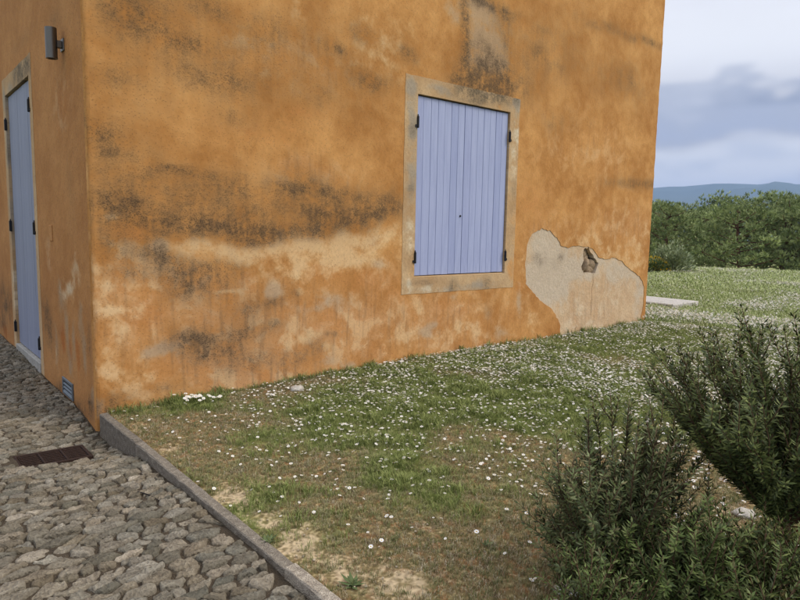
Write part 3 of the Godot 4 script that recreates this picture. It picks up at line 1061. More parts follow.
func make_far() -> void:
	# hills across the valley
	var st := newst(); st.set_smooth_group(0)
	var nh := noise(501, 0.9, 5)
	var rows := []
	for j in 9:
		var row := []
		for i in 161:
			var az: float = lerp(-1.5, 1.5, i / 160.0)
			var f := (FWD * cos(az) + RGT * sin(az))
			var t := j / 8.0
			var rr: float = lerp(2100.0, 3200.0, t)
			var ridge: float = 218.0 + 40.0 * nh.get_noise_2d(i * 0.035, 3.0) + 16.0 * nh.get_noise_2d(i * 0.2, 9.0)
			var prof: float = sin(clampf(t * 1.15, 0, 1) * PI * 0.5)
			var p := EYE + f * rr
			p.y = -30.0 + (ridge + 30.0) * prof * (0.9 + 0.25 * nh.get_noise_2d(i * 0.12, j * 0.9)) if j < 7 else -30.0 + (ridge + 30.0) * (1.0 if j == 7 else 0.6)
			if j == 0: p.y = -30.0
			row.append(p)
		rows.append(row)
	for j in 8:
		for i in 160: quad(st, rows[j][i], rows[j + 1][i], rows[j + 1][i + 1], rows[j][i + 1])
	tag(obj("hills", done(st), flat(Color(0.30, 0.35, 0.27), 1.0)), "long blue ridge of hills across the valley", "hills", "", "structure")
	# concrete slab beyond the end of the house
	var cc := grain(97, 256, 0.02, 0.12, 0.6, [Color(0.60, 0.58, 0.55), Color(0.70, 0.68, 0.65), Color(0.78, 0.76, 0.73)], 4.0)
	st = newst()
	cbox(st, Vector3(9.2, -0.12, -9.0), Vector3(10.15, 0.070, -0.75), 0.015)
	tag(obj("concrete_slab", done(st), mat(cc[0], cc[1], 0.9, 1.0)), "pale concrete slab in the grass past the house end", "slab", "", "structure")
	# pines
	var rng := RandomNumberGenerator.new(); rng.seed = 808
	var bark := grain(99, 256, 0.02, 0.09, 0.5, [Color(0.24, 0.17, 0.13), Color(0.38, 0.26, 0.20), Color(0.48, 0.35, 0.28)], 7.0)
	var bm := mat(bark[0], bark[1], 0.95, 2.0)
	var nm := vmat(0.75, 0.12)
	var protos := []
	for v in 4: protos.append(pine_mesh(900 + v))
	var spots := [[628, 40, 4.3, 0], [668, 38, 4.4, 1], [704, 43, 4.4, 2], [742, 37, 4.5, 3], [784, 39, 5.0, 1], [826, 38, 4.7, 0], [866, 42, 4.8, 2], [655, 49, 5.3, 2], [690, 52, 5.5, 3], [726, 52, 5.9, 0], [766, 50, 6.0, 2], [806, 51, 5.9, 1], [850, 50, 5.6, 3], [640, 58, 6.2, 1], [905, 44, 5.0, 1], [950, 46, 5.2, 3]]
	var words := ["round headed dark green pine at the edge of the field", "bushy green pine growing beyond the field", "spreading pine with a reddish trunk beyond the field", "dense pine with foliage down to the grass beyond the field"]
	for s in spots:
		var p := at_view(s[0], s[1])
		var t := base("pine_tree", p - Vector3(0, 0.1, 0))
		tag(t, words[s[3]] + (" behind the front row" if s[1] > 47 else ""), "tree", "pines beyond the field")
		obj("trunk", protos[s[3]][0], bm, t)
		obj("crown", protos[s[3]][1], nm, t)
		t.scale = Vector3(1.0, 1.0, 1.0) * (s[2] / 5.0)
		t.rotation.y = rng.randf() * TAU
	# round bush and yellow flowering bush at the crest
	var b1 := base("round_bush", at_view(674, 20.5))
	tag(b1, "round grey green bush at the edge of the pines", "bush")
	dome_bush(b1, 0.55, 0.80, 1700, [Color(0.26, 0.30, 0.16), Color(0.36, 0.40, 0.24), Color(0.20, 0.24, 0.12)], 3, 0.05)
	var b2 := base("flowering_bush", at_view(655, 20.0))
	tag(b2, "low bush with yellow flowers next to the round bush", "bush")
	dome_bush(b2, 0.45, 0.42, 700, [Color(0.10, 0.14, 0.05), Color(0.15, 0.18, 0.06)], 4, 0.05)
	st = newst(); st.set_smooth_group(-1)
	for i in 240:
		var d := Vector3(rng.randf_range(-1, 1), rng.randf_range(0.1, 1), rng.randf_range(-1, 1)).normalized()
		var q := Vector3(d.x * 0.47, d.y * 0.45 + 0.02, d.z * 0.47)
		st.set_color(Color(0.72, 0.46, 0.03))
		leaf(st, q, d, Vector3(rng.randf() - 0.5, rng.randf() - 0.5, rng.randf() - 0.5), 0.05, 0.03)
	obj("flowers", done(st), vmat(0.7), b2).set_meta("kind", "stuff")

func leaf(st: SurfaceTool, p: Vector3, dir: Vector3, side: Vector3, l: float, w: float) -> void:
	var s := (side - dir * side.dot(dir))
	if s.length() < 0.01: s = dir.cross(Vector3.UP)
	s = s.normalized() * w * 0.5
	var m := p + dir * l * 0.45 + dir.cross(s).normalized() * w * 0.12
	var e := p + dir * l
	tri(st, p, m - s, e); tri(st, p, e, m + s)

func dome_bush(parent: Node3D, r: float, h: float, n: int, cols: Array, sd: int, ll: float) -> void:
	var rng := RandomNumberGenerator.new(); rng.seed = sd
	var st := newst(); st.set_smooth_group(-1)
	for i in n:
		var d := Vector3(rng.randf_range(-1, 1), rng.randf_range(0.0, 1), rng.randf_range(-1, 1)).normalized()
		var k := pow(rng.randf(), 0.35) * (1.0 + 0.12 * sin(d.x * 7 + d.z * 5))
		var q := Vector3(d.x * r * k, d.y * h * k + 0.03, d.z * r * k)
		st.set_color(cols[rng.randi() % cols.size()] * rng.randf_range(0.8, 1.2))
		var dir := (d + Vector3(rng.randf() - 0.5, rng.randf() * 0.6, rng.randf() - 0.5)).normalized()
		leaf(st, q, dir, Vector3(rng.randf() - 0.5, rng.randf() - 0.5, rng.randf() - 0.5), ll * 2.2, ll)
	obj("foliage", done(st), vmat(0.8, 0.15), parent)
	st = newst()
	for i in 5:
		var a := TAU * i / 5
		tube(st, [Vector3(0, -0.1, 0), Vector3(cos(a) * r * 0.5, h * 0.6, sin(a) * r * 0.5)], [0.02, 0.006], 5)
	obj("stem", done(st), flat(Color(0.30, 0.24, 0.18), 0.95), parent)

# a 5 m pine: leaning trunk with limbs, crown of needle tufts gathered on the limb ends
func pine_mesh(sd: int) -> Array:
	var rng := RandomNumberGenerator.new(); rng.seed = sd
	var st := newst()
	var lean := Vector3(rng.randf_range(-0.4, 0.4), 0, rng.randf_range(-0.4, 0.4))
	var tp := []
	var tr := []
	for i in 8:
		var t := i / 7.0
		tp.append(Vector3(0, 4.3 * t, 0) + lean * t * t + Vector3(0.08 * sin(t * 5 + sd), 0, 0.08 * cos(t * 4)))
		tr.append(lerp(0.16, 0.03, t))
	tube(st, tp, tr, 8)
	var ends := []
	var nl := 34
	for i in nl:
		var t := 0.16 + 0.84 * (float(i) / nl)
		var o: Vector3 = Vector3(0, 4.3 * t, 0) + lean * t * t
		var a := i * 2.4 + rng.randf() * 0.7
		var reach: float = (2.05 * sqrt(max(0.05, 1.0 - pow((t - 0.42) / 0.66, 2)))) * rng.randf_range(0.7, 1.1)
		var e := o + Vector3(cos(a) * reach, rng.randf_range(0.2, 0.75), sin(a) * reach)
		var mid := o.lerp(e, 0.5) - Vector3(0, 0.1, 0)
		tube(st, [o, mid, e], [0.05, 0.03, 0.012], 5)
		ends.append([e, 0.50]); ends.append([o.lerp(e, 0.6) + Vector3(0, 0.1, 0), 0.42])
	ends.append([Vector3(0, 4.6, 0) + lean, 0.5])
	var trunk := done(st)
	st = newst(); st.set_smooth_group(-1)
	for e in ends:
		var tone := rng.randf_range(0.75, 1.25)
		for k in 36:
			var d := Vector3(rng.randf_range(-1, 1), rng.randf_range(-0.75, 1), rng.randf_range(-1, 1))
			if d.length() > 1.15: continue
			var p: Vector3 = e[0] + Vector3(d.x, d.y * 0.72, d.z) * e[1]
			var up := (d.normalized() * 0.7 + Vector3(rng.randf_range(-.4, .4), rng.randf_range(0.2, 1.0), rng.randf_range(-.4, .4))).normalized()
			var c := Color(0.13, 0.175, 0.06).lerp(Color(0.38, 0.43, 0.18), pow(rng.randf(), 1.4)) * tone
			st.set_color(c)
			for q in 7:
				var dir := (up + Vector3(rng.randf_range(-1, 1), rng.randf_range(-0.7, 1), rng.randf_range(-1, 1)) * 0.75).normalized()
				leaf(st, p, dir, Vector3(rng.randf() - 0.5, rng.randf() - 0.5, rng.randf() - 0.5), rng.randf_range(0.16, 0.27), 0.040)
	return [trunk, done(st)]

# ---------------------------------------------------------------- grass and daisies
func tuft_mesh(sd: int, n: int, h: float, spread: float, bw: float) -> ArrayMesh:
	var rng := RandomNumberGenerator.new(); rng.seed = sd
	var st := newst(); st.set_smooth_group(-1)
	for i in n:
		var a := rng.randf() * TAU
		var d := Vector3(cos(a), 0, sin(a))
		var s := Vector3(-sin(a), 0, cos(a)) * bw * 0.5
		var p := Vector3(rng.randf_range(-1, 1), 0, rng.randf_range(-1, 1)) * spread
		var hh := h * rng.randf_range(0.5, 1.1)
		var ben := rng.randf_range(0.25, 1.0) * hh
		var m := p + d * ben * 0.35 + Vector3(0, hh * 0.62, 0)
		var e := p + d * ben + Vector3(0, hh * rng.randf_range(0.75, 1.0), 0)
		p.y = -0.01
		st.set_color(Color.WHITE * rng.randf_range(0.8, 1.15))
		quad(st, p - s, m - s * 0.8, m + s * 0.8, p + s)
		tri(st, m - s * 0.8, e, m + s * 0.8)
	return done(st)

func on_lawn(x: float, z: float) -> bool:
	if x < 0.075: return false
	if z < 0.015 and x < WALL_LEN + 0.02 and z > -8.2: return false
	if x > 9.2 and x < 10.15 and z < -0.75 and z > -9.0: return false
	return true

func scatter(called: String, mesh: Mesh, m: Material, xf: Array, cols: Array, label: String, cat: String) -> void:
	var mm := MultiMesh.new()
	mm.transform_format = MultiMesh.TRANSFORM_3D
	mm.use_colors = true
	mm.mesh = mesh
	mm.instance_count = xf.size()
	for i in xf.size():
		mm.set_instance_transform(i, xf[i])
		mm.set_instance_color(i, cols[i])
	var o := MultiMeshInstance3D.new()
	o.multimesh = mm
	o.material_override = m
	o.name = numbered(called)
	add_child(o)
	tag(o, label, cat, "", "stuff")

func make_grass() -> void:
	var rng := RandomNumberGenerator.new(); rng.seed = 4242
	var gm := vmat(0.75, 0.25)
	var variants := [tuft_mesh(1, 8, 0.032, 0.020, 0.0026), tuft_mesh(2, 7, 0.045, 0.016, 0.0026), tuft_mesh(3, 9, 0.022, 0.026, 0.0030), tuft_mesh(4, 11, 0.085, 0.055, 0.008)]
	var X := [[], [], [], []]
	var C := [[], [], [], []]
	# [near, far, per square metre]
	for ring in [[1.2, 3.4, 6500.0], [3.4, 5.5, 4600.0], [5.5, 9.0, 2000.0], [9.0, 15.0, 300.0], [15.0, 30.0, 110.0]]:
		var a0 := -0.72
		var a1 := 0.82
		var n := int((ring[1] * ring[1] - ring[0] * ring[0]) * 0.5 * (a1 - a0) * ring[2])
		for i in n:
			var r := sqrt(lerp(ring[0] * ring[0], ring[1] * ring[1], rng.randf()))
			var a := rng.randf_range(a0, a1)
			var p := EYE + FWD * r * cos(a) + RGT * r * sin(a)
			if not on_lawn(p.x, p.z): continue
			var g := lawn_green(p.x, p.z)
			var s := lawn_sand(p.x, p.z)
			if rng.randf() < s * 1.15 - 0.10 + n_lawn2.get_noise_2d(p.x * 4.0, p.z * 4.0) * s * 1.5: continue
			var foot := p.z < 0.07 and p.x < WALL_LEN
			if foot: g = maxf(g, 0.65)
			var green := g + rng.randf_range(-0.42, 0.42)
			var k := 0
			var sc := 1.0
			var c := Color()
			if green > 0.62:
				k = 1
				sc = rng.randf_range(0.5, 1.05) * clampf(0.65 + 0.35 * g + 1.1 * n_lawn2.get_noise_2d(p.x * 1.6 + 5.0, p.z * 1.6), 0.4, 1.7)
				c = Color(0.125, 0.165, 0.038).lerp(Color(0.34, 0.37, 0.13), pow(rng.randf(), 1.3))
			elif green > 0.34:
				k = 0
				sc = rng.randf_range(0.4, 0.85)
				c = Color(0.16, 0.17, 0.062).lerp(Color(0.36, 0.33, 0.18), rng.randf())
			else:
				k = 2
				if rng.randf() < 0.35: continue
				sc = rng.randf_range(0.4, 0.9)
				c = Color(0.34, 0.28, 0.17).lerp(Color(0.23, 0.155, 0.075), rng.randf())
				if rng.randf() < 0.42: c = Color(0.14, 0.16, 0.06)
				if rng.randf() < 0.15: c = Color(0.46, 0.40, 0.28)
			if foot: sc *= 1.5
			if r > 9.0:
				k = 3
				sc = rng.randf_range(0.7, 1.4) * (1.0 if r < 15.0 else 1.7)
				c = Color(0.25, 0.31, 0.10).lerp(Color(0.50, 0.53, 0.27), rng.randf())
			var b := Basis(Vector3.UP, rng.randf() * TAU).scaled(Vector3(sc, sc * rng.randf_range(0.8, 1.2), sc))
			X[k].append(Transform3D(b, Vector3(p.x, lawn_h(p.x, p.z) + (0.0 if r < 9.0 else -0.03), p.z)))
			C[k].append(c)
	var lab := [["half dry short grass covering the lawn", "dry_grass"], ["green grass growing in patches on the lawn", "green_grass"], ["brown withered moss and grass on the dry lawn", "withered_grass"], ["tall pale meadow grass beyond the house end", "meadow_grass"]]
	for k in 4: scatter(lab[k][1], variants[k], gm, X[k], C[k], lab[k][0], "grass")
	# daisies
	var dmesh := daisy_mesh()
	var dm := vmat(0.6, 0.2)
	var all := []
	for ring in [[1.4, 9.0], [9.0, 24.0]]:
		var a0 := -0.70
		var a1 := 0.78
		var top := 1800.0 if ring[0] < 5.0 else 800.0
		var n := int((ring[1] * ring[1] - ring[0] * ring[0]) * 0.5 * (a1 - a0) * top)
		for i in n:
			var r := sqrt(lerp(ring[0] * ring[0], ring[1] * ring[1], rng.randf()))
			var a := rng.randf_range(a0, a1)
			var p := EYE + FWD * r * cos(a) + RGT * r * sin(a)
			if not on_lawn(p.x, p.z): continue
			if rng.randf() * top > daisy_density(p.x, p.z): continue
			p.y = lawn_h(p.x, p.z) - 0.004
			var sc := rng.randf_range(0.50, 0.95) * (1.0 if r < 9.0 else 1.2)
			var tilt := Vector3(rng.randf_range(-1, 1), 0, rng.randf_range(-1, 1)).normalized()
			var b := Basis(tilt, rng.randf_range(0, 0.55)) * Basis(Vector3.UP, rng.randf() * TAU)
			all.append([p.distance_to(EYE), Transform3D(b.scaled(Vector3(sc, sc * (1.0 if r < 9.0 else 2.6), sc)), p), in_view(p)])
	# a clump of daisies at the foot of the wall
	for i in 26:
		var q := on_ground(196 + rng.randfn() * 10, 404 + rng.randfn() * 1.5)
		if q.z < 0.03: q.z = 0.03 + rng.randf() * 0.05
		q.y = lawn_h(q.x, q.z) + 0.02
		all.append([q.distance_to(EYE), Transform3D(Basis(Vector3.RIGHT, rng.randf_range(0.1, 0.6)).scaled(Vector3.ONE * 1.1), q), true])
	all.sort_custom(func(a, b): return (a[0] + (0.0 if a[2] else 50.0)) < (b[0] + (0.0 if b[2] else 50.0)))
	var xf := []
	var cs := []
	for i in all.size():
		if i < 300:
			var o := obj("daisy", dmesh, dm)
			o.transform = all[i][1]
			tag(o, "small white daisy growing in the lawn", "flower", "daisies in the lawn")
		else:
			xf.append(all[i][1]); cs.append(Color.WHITE)
	print("daisies ", all.size(), " grass ", X[0].size(), " ", X[1].size(), " ", X[2].size(), " ", X[3].size())
	scatter("daisies", dmesh, dm, xf, cs, "countless small white daisies spreading over the lawn and field", "flowers")

func in_view(p: Vector3) -> bool:
	var v := cam_basis.inverse() * (p - EYE)
	if v.z > -0.1: return false
	var sx := FOCAL * v.x / -v.z
	var sy := FOCAL * v.y / v.z
	return abs(sx) < 400 and sy < 296

func daisy_mesh() -> ArrayMesh:
	var st := newst(); st.set_smooth_group(-1)
	var h := 0.034
	var n := 10
	st.set_color(Color(0.80, 0.79, 0.77))
	for i in n:
		var a := TAU * i / n
		var d := Vector3(cos(a), 0, sin(a))
		var s := Vector3(-sin(a), 0, cos(a))
		var y := h + 0.0012 * (i % 2)
		var o := Vector3(0, y, 0)
		quad(st, o + d * 0.002 - s * 0.0008, o + d * 0.0095 - s * 0.0026 + Vector3(0, 0.0016, 0), o + d * 0.0115 + Vector3(0, 0.001, 0), o + d * 0.0095 + s * 0.0026 + Vector3(0, 0.0016, 0))
		tri(st, o + d * 0.002 - s * 0.0008, o + d * 0.0095 + s * 0.0026 + Vector3(0, 0.0016, 0), o + d * 0.002 + s * 0.0008)
	st.set_color(Color(0.62, 0.42, 0.03))
	for i in 6:
		var a := TAU * i / 6
		var b := TAU * (i + 1) / 6
		tri(st, Vector3(0, h + 0.0045, 0), Vector3(cos(a) * 0.0034, h + 0.0022, sin(a) * 0.0034), Vector3(cos(b) * 0.0034, h + 0.0022, sin(b) * 0.0034))
	st.set_color(Color(0.10, 0.14, 0.04))
	quad(st, Vector3(-0.0007, -0.01, 0), Vector3(-0.0007, h, 0), Vector3(0.0007, h, 0), Vector3(0.0007, -0.01, 0))
	quad(st, Vector3(0, -0.01, -0.0007), Vector3(0, h, -0.0007), Vector3(0, h, 0.0007), Vector3(0, -0.01, 0.0007))
	return done(st)

# ---------------------------------------------------------------- shrubs
# stems: [fork height, [[a, b, c] tip offsets: to the picture's right, up, away], ...]
func shrub(called: String, label: String, foot: Vector3, trunk_h: float, tips: Array, sd: int, leaf_len: float, cols: Array, start: float, trunk_r: float, arch := 0.30) -> void:
	var rng := RandomNumberGenerator.new(); rng.seed = sd
	var t := base(called, foot)
	tag(t, label, "shrub")
	var bark := flat(Color(0.34, 0.25, 0.18), 0.95)
	var dead := flat(Color(0.40, 0.24, 0.16), 0.95)
	var fork := Vector3(rng.randf_range(-0.02, 0.02), trunk_h, rng.randf_range(-0.02, 0.02))
	var st := newst()
	tube(st, [Vector3(0, -0.06, 0), Vector3(0.012, trunk_h * 0.4, 0.006), fork], [trunk_r * 1.3, trunk_r, trunk_r * 0.8], 8)
	obj("trunk", done(st), bark, t)
	var wood := newst()
	var fol := newst(); fol.set_smooth_group(-1)
	for tip in tips:
		var e: Vector3 = RGT * tip[0] + Vector3.UP * tip[1] + FWD * tip[2]
		var o: Vector3 = fork * rng.randf_range(0.6, 1.0)
		var bow := Vector3(e.x - o.x, 0, e.z - o.z) * arch - Vector3(0, 0.03, 0)
		var pts := []
		var rad := []
		for i in 9:
			var s := i / 8.0
			pts.append(o.lerp(e, s) + bow * sin(s * PI) * 0.8 + Vector3(rng.randf_range(-1, 1), 0, rng.randf_range(-1, 1)) * 0.006)
			rad.append(lerp(trunk_r * 0.45, 0.0012, sqrt(s)))
		tube(wood, pts, rad, 5)
		leafy(fol, pts, start, leaf_len, cols, rng)
		# side twigs
		for k in 8:
			var s := rng.randf_range(start * 0.6, 0.95)
			var i := int(s * 8)
			var p: Vector3 = pts[i].lerp(pts[min(i + 1, 8)], s * 8 - i)
			var d: Vector3 = (pts[min(i + 1, 8)] - pts[i]).normalized()
			var q := (d + Vector3(rng.randf_range(-1, 1), rng.randf_range(-0.1, 0.5), rng.randf_range(-1, 1)) * 0.75).normalized() * rng.randf_range(0.07, 0.17)
			var tw := [p, p + q * 0.5, p + q + Vector3(0, 0.02, 0)]
			tube(wood, tw, [0.002, 0.0016, 0.0008], 4)
			leafy(fol, tw, 0.05, leaf_len * 0.9, cols, rng)
	obj("branches", done(wood), bark, t)
	for k in (7 if trunk_r > 0.012 else 3):
		var an := rng.randf() * TAU
		var d := Vector3(cos(an), rng.randf_range(0.1, 0.7), sin(an)).normalized() * rng.randf_range(0.12, 0.26)
		var o2 := fork * rng.randf_range(0.4, 1.0)
		st = newst()
		var mid := o2 + d * 0.5 + Vector3(rng.randf_range(-.02, .02), rng.randf_range(-.02, .02), rng.randf_range(-.02, .02))
		tube(st, [o2, mid, o2 + d], [0.0035, 0.0025, 0.001], 5)
		for q in 4:
			var s0 := mid.lerp(o2 + d, rng.randf())
			tube(st, [s0, s0 + Vector3(rng.randf_range(-1, 1), rng.randf_range(-0.4, 0.8), rng.randf_range(-1, 1)) * 0.05], [0.0016, 0.0006], 4)
		obj("dead_branch", done(st), dead, t)
	obj("foliage", done(fol), vmat(0.5, 0.10), t).set_meta("kind", "stuff")

func leafy(st: SurfaceTool, pts: Array, start: float, ll: float, cols: Array, rng: RandomNumberGenerator) -> void:
	var n: int = pts.size() - 1
	var total := 0.0
	for i in n: total += pts[i].distance_to(pts[i + 1])
	var count := int(total * (1.0 - start) / 0.0070)
	for k in count:
		var s := start + (1.0 - start) * (k + rng.randf()) / count
		var i: int = min(int(s * n), n - 1)
		var p: Vector3 = pts[i].lerp(pts[i + 1], s * n - i)
		var d: Vector3 = (pts[i + 1] - pts[i]).normalized()
		var a := k * 2.4 + rng.randf() * 0.6
		var u := d.cross(Vector3(0.3, 0.1, 0.9)).normalized()
		var v := d.cross(u)
		var out := u * cos(a) + v * sin(a)
		for j in 2:
			var o := out if j == 0 else -out
			var dir := (o * 0.85 + d * rng.randf_range(0.35, 0.8)).normalized()
			st.set_color(cols[rng.randi() % cols.size()] * rng.randf_range(0.8, 1.2))
			leaf(st, p + o * 0.001, dir, o.cross(d), ll * rng.randf_range(0.7, 1.15), ll * 0.27)

func make_shrubs() -> void:
	var rng := RandomNumberGenerator.new(); rng.seed = 6161
	var g1 := [Color(0.073, 0.096, 0.033), Color(0.094, 0.122, 0.041), Color(0.165, 0.192, 0.088), Color(0.121, 0.113, 0.051), Color(0.057, 0.072, 0.031)]
	var g2 := [Color(0.061, 0.079, 0.025), Color(0.082, 0.104, 0.031), Color(0.154, 0.180, 0.057), Color(0.044, 0.059, 0.021)]
	var g3 := [Color(0.068, 0.099, 0.027), Color(0.110, 0.152, 0.043), Color(0.050, 0.069, 0.023), Color(0.143, 0.169, 0.062)]
	var f1 := on_ground(617, 592); f1.y = lawn_h(f1.x, f1.z)
	var tips := []
	for i in 36:
		var a := rng.randf_range(-0.27, 0.29)
		tips.append([a, (0.72 - 0.95 * abs(a)) * rng.randf_range(0.45, 1.0), rng.randf_range(-0.18, 0.18)])
	for i in 16:
		tips.append([rng.randf_range(-0.27, 0.30), rng.randf_range(0.10, 0.30), rng.randf_range(-0.2, 0.2)])
	for q in [[-0.06, 0.72, 0.0], [0.02, 0.68, 0.05], [0.11, 0.70, -0.02], [-0.13, 0.62, 0.03], [0.17, 0.60, 0.0], [-0.23, 0.42, 0.0], [0.27, 0.48, 0.04], [-0.26, 0.32, -0.05]]: tips.append(q)
	shrub("evergreen_shrub", "upright airy evergreen shrub with narrow leaves and a thin brown trunk", f1, 0.10, tips, 11, 0.030, g1, 0.15, 0.013, 0.16)
	var f2 := on_ground(779, 580); f2.y = lawn_h(f2.x, f2.z)
	tips = []
	for q in [[-0.53, 0.77, 0.0], [-0.49, 0.70, 0.08], [-0.46, 0.80, -0.06], [-0.50, 0.74, -0.1], [-0.42, 0.84, 0.04], [-0.36, 0.88, -0.05], [-0.28, 0.91, 0.06], [-0.18, 0.93, 0.0], [-0.10, 0.91, 0.08], [-0.05, 0.90, -0.06], [0.03, 0.93, 0.02], [0.10, 0.90, 0.0], [0.18, 0.93, 0.05], [0.28, 0.88, 0.0], [0.38, 0.82, 0.06], [0.48, 0.72, 0.0], [-0.42, 0.68, -0.04], [-0.35, 0.61, 0.03], [-0.24, 0.54, -0.05], [-0.16, 0.50, 0.0], [-0.10, 0.46, -0.08]]: tips.append(q)
	for i in 90:
		var a := rng.randf_range(-0.45, 0.48)
		tips.append([a, clampf((0.93 - 0.30 * abs(a)) * rng.randf_range(0.55, 1.0), 0.46 + maxf(-a, 0.0) * 0.45, 1.0), rng.randf_range(-0.28, 0.28)])
	shrub("evergreen_shrub", "larger dense dark shrub with long leaning shoots over a bare trunk", f2, 0.34, tips, 12, 0.031, g2, 0.12, 0.016, 0.04)
	var f3 := on_ground(700, 628); f3.y = lawn_h(f3.x, f3.z)
	tips = []
	for i in 30:
		var a := rng.randf_range(-0.26, 0.26)
		tips.append([a, (0.36 - 0.45 * abs(a)) * rng.randf_range(0.5, 1.0), rng.randf_range(-0.16, 0.20)])
	shrub("low_shrub", "low leafy shrub filling the ground between the two taller shrubs", f3, 0.06, tips, 13, 0.030, g3, 0.15, 0.010)
	var f4 := on_ground(800, 640); f4.y = lawn_h(f4.x, f4.z)
	tips = []
	for i in 26:
		var a := rng.randf_range(-0.26, 0.3)
		tips.append([a, (0.32 - 0.35 * abs(a)) * rng.randf_range(0.5, 1.0), rng.randf_range(-0.16, 0.18)])
	shrub("low_shrub", "low dark leafy shrub under the larger dense shrub", f4, 0.05, tips, 14, 0.030, g2, 0.15, 0.010)
	var f5 := on_ground(585, 640); f5.y = lawn_h(f5.x, f5.z)
	tips = []
	for i in 16:
		var a := rng.randf_range(-0.10, 0.16)
		tips.append([a, (0.19 - 0.25 * abs(a)) * rng.randf_range(0.5, 1.0), rng.randf_range(-0.10, 0.12)])
	shrub("low_shrub", "smallest leafy sprig at the foot of the airy shrub beside pale stones", f5, 0.03, tips, 15, 0.024, g3, 0.15, 0.007)

# ---------------------------------------------------------------- small things
func make_small() -> void:
	var rng := RandomNumberGenerator.new(); rng.seed = 99
	var sg := grain(103, 256, 0.03, 0.12, 0.5, [Color(0.55, 0.53, 0.50), Color(0.70, 0.68, 0.64), Color(0.82, 0.80, 0.76)], 6.0)
	var sm := mat(sg[0], sg[1], 0.9, 4.0)
	for s in [[562, 590, 0.032, "pale grey stone lying on the dry grass by the smallest sprig"], [583, 595, 0.045, "larger pale stone lying at the foot of the airy shrub"], [297, 391, 0.055, "flat grey stone lying in the grass at the wall foot"], [745, 515, 0.05, "whitish stone on bare soil under the larger dense shrub"]]:
		var p := on_ground(s[0], s[1])
		if p.z < 0.06: p.z = 0.08
		var o := obj("stone", lump(s[2], 0.45, rng.randi()), sm)
		o.position = Vector3(p.x, lawn_h(p.x, p.z) + s[2] * 0.15, p.z)
		tag(o, s[3], "stone")
	# twig on the cobbles
	var a := on_ground(138, 494, -0.055); var b := on_ground(161, 505, -0.05)
	var st := newst()
	var mid := (a + b) * 0.5 + Vector3(0.004, 0.012, -0.006)
	tube(st, [a + Vector3(0, 0.012, 0), mid + Vector3(0, 0.006, 0), b + Vector3(0, 0.016, 0)], [0.003, 0.004, 0.002], 6)
	tag(obj("twig", done(st), flat(Color(0.13, 0.10, 0.08), 0.9)), "thin dark twig lying on the cobbles near the kerb", "twig")
	# leafy weeds in the bare soil
	for w in [[268, 538, 0.05, "flat green weed rosette in the bare soil by the kerb"], [352, 582, 0.055, "small upright weed in sandy soil further along the kerb"], [487, 545, 0.035, "dark little weed in the withered brown grass"]]:
		var p := on_ground(w[0], w[1])
		var o := base("weed", Vector3(p.x, lawn_h(p.x, p.z), p.z))
		tag(o, w[3], "weed")
		for k in 13:
			var an := k * 2.4
			var d := Vector3(cos(an), rng.randf_range(0.15, 0.7), sin(an)).normalized()
			st = newst(); st.set_smooth_group(-1)
			st.set_color(Color(0.085, 0.115, 0.045) * rng.randf_range(0.8, 1.2))
			leaf(st, Vector3(0, 0.002, 0), d, Vector3(-sin(an), 0, cos(an)), w[2] * rng.randf_range(0.6, 1.1), w[2] * 0.32)
			obj("leaf", done(st), vmat(0.7, 0.15), o)
	# crumbs of soil and pebbles on bare patches
	var xf := []
	var cs := []
	for i in 3000:
		var x := rng.randf_range(0.08, 2.2)
		var z := rng.randf_range(0.05, 3.4)
		if rng.randf() > lawn_sand(x, z) * 1.4 + 0.05: continue
		var s := 0.0018 + 0.0045 * pow(rng.randf(), 3)
		xf.append(Transform3D(Basis.from_euler(Vector3(rng.randf() * 6, rng.randf() * 6, 0)).scaled(Vector3.ONE * s), Vector3(x, lawn_h(x, z) + s * 0.3 + 0.003, z)))
		var v := rng.randf_range(0.26, 0.44)
		cs.append(Color(v, v * 0.84, v * 0.60))
	scatter("soil_crumbs", lump(1.0, 0.7, 5), vmat(0.95), xf, cs, "small crumbs and pebbles on bare sandy soil by the kerb", "gravel")

# ---------------------------------------------------------------- traced spots
# where the plaster has fallen (wall metres)
const FALLEN := [[4.357, 0.902], [4.388, 0.672], [4.516, 0.567], [4.646, 0.482], [4.893, 0.352], [5.04, 0.178], [5.10, -0.25], [6.86, -0.25], [6.847, 0.11], [6.87, 0.218], [6.895, 0.352], [6.886, 0.515], [6.838, 0.611], [6.702, 0.696], [6.47, 0.782], [6.291, 0.889], [6.1, 0.94], [5.879, 0.914], [5.766, 0.947], [5.629, 1.046], [5.48, 1.078], [5.277, 1.083], [5.122, 1.065], [4.986, 1.095], [4.904, 1.175], [4.77, 1.252], [4.624, 1.279], [4.455, 1.216], [4.386, 1.129]]
const HOLE := [[5.441, 1.054], [5.543, 1.063], [5.6, 0.998], [5.696, 0.924], [5.774, 0.874], [5.749, 0.818], [5.704, 0.746], [5.592, 0.764], [5.468, 0.753], [5.412, 0.833], [5.462, 0.916], [5.43, 1.0]]
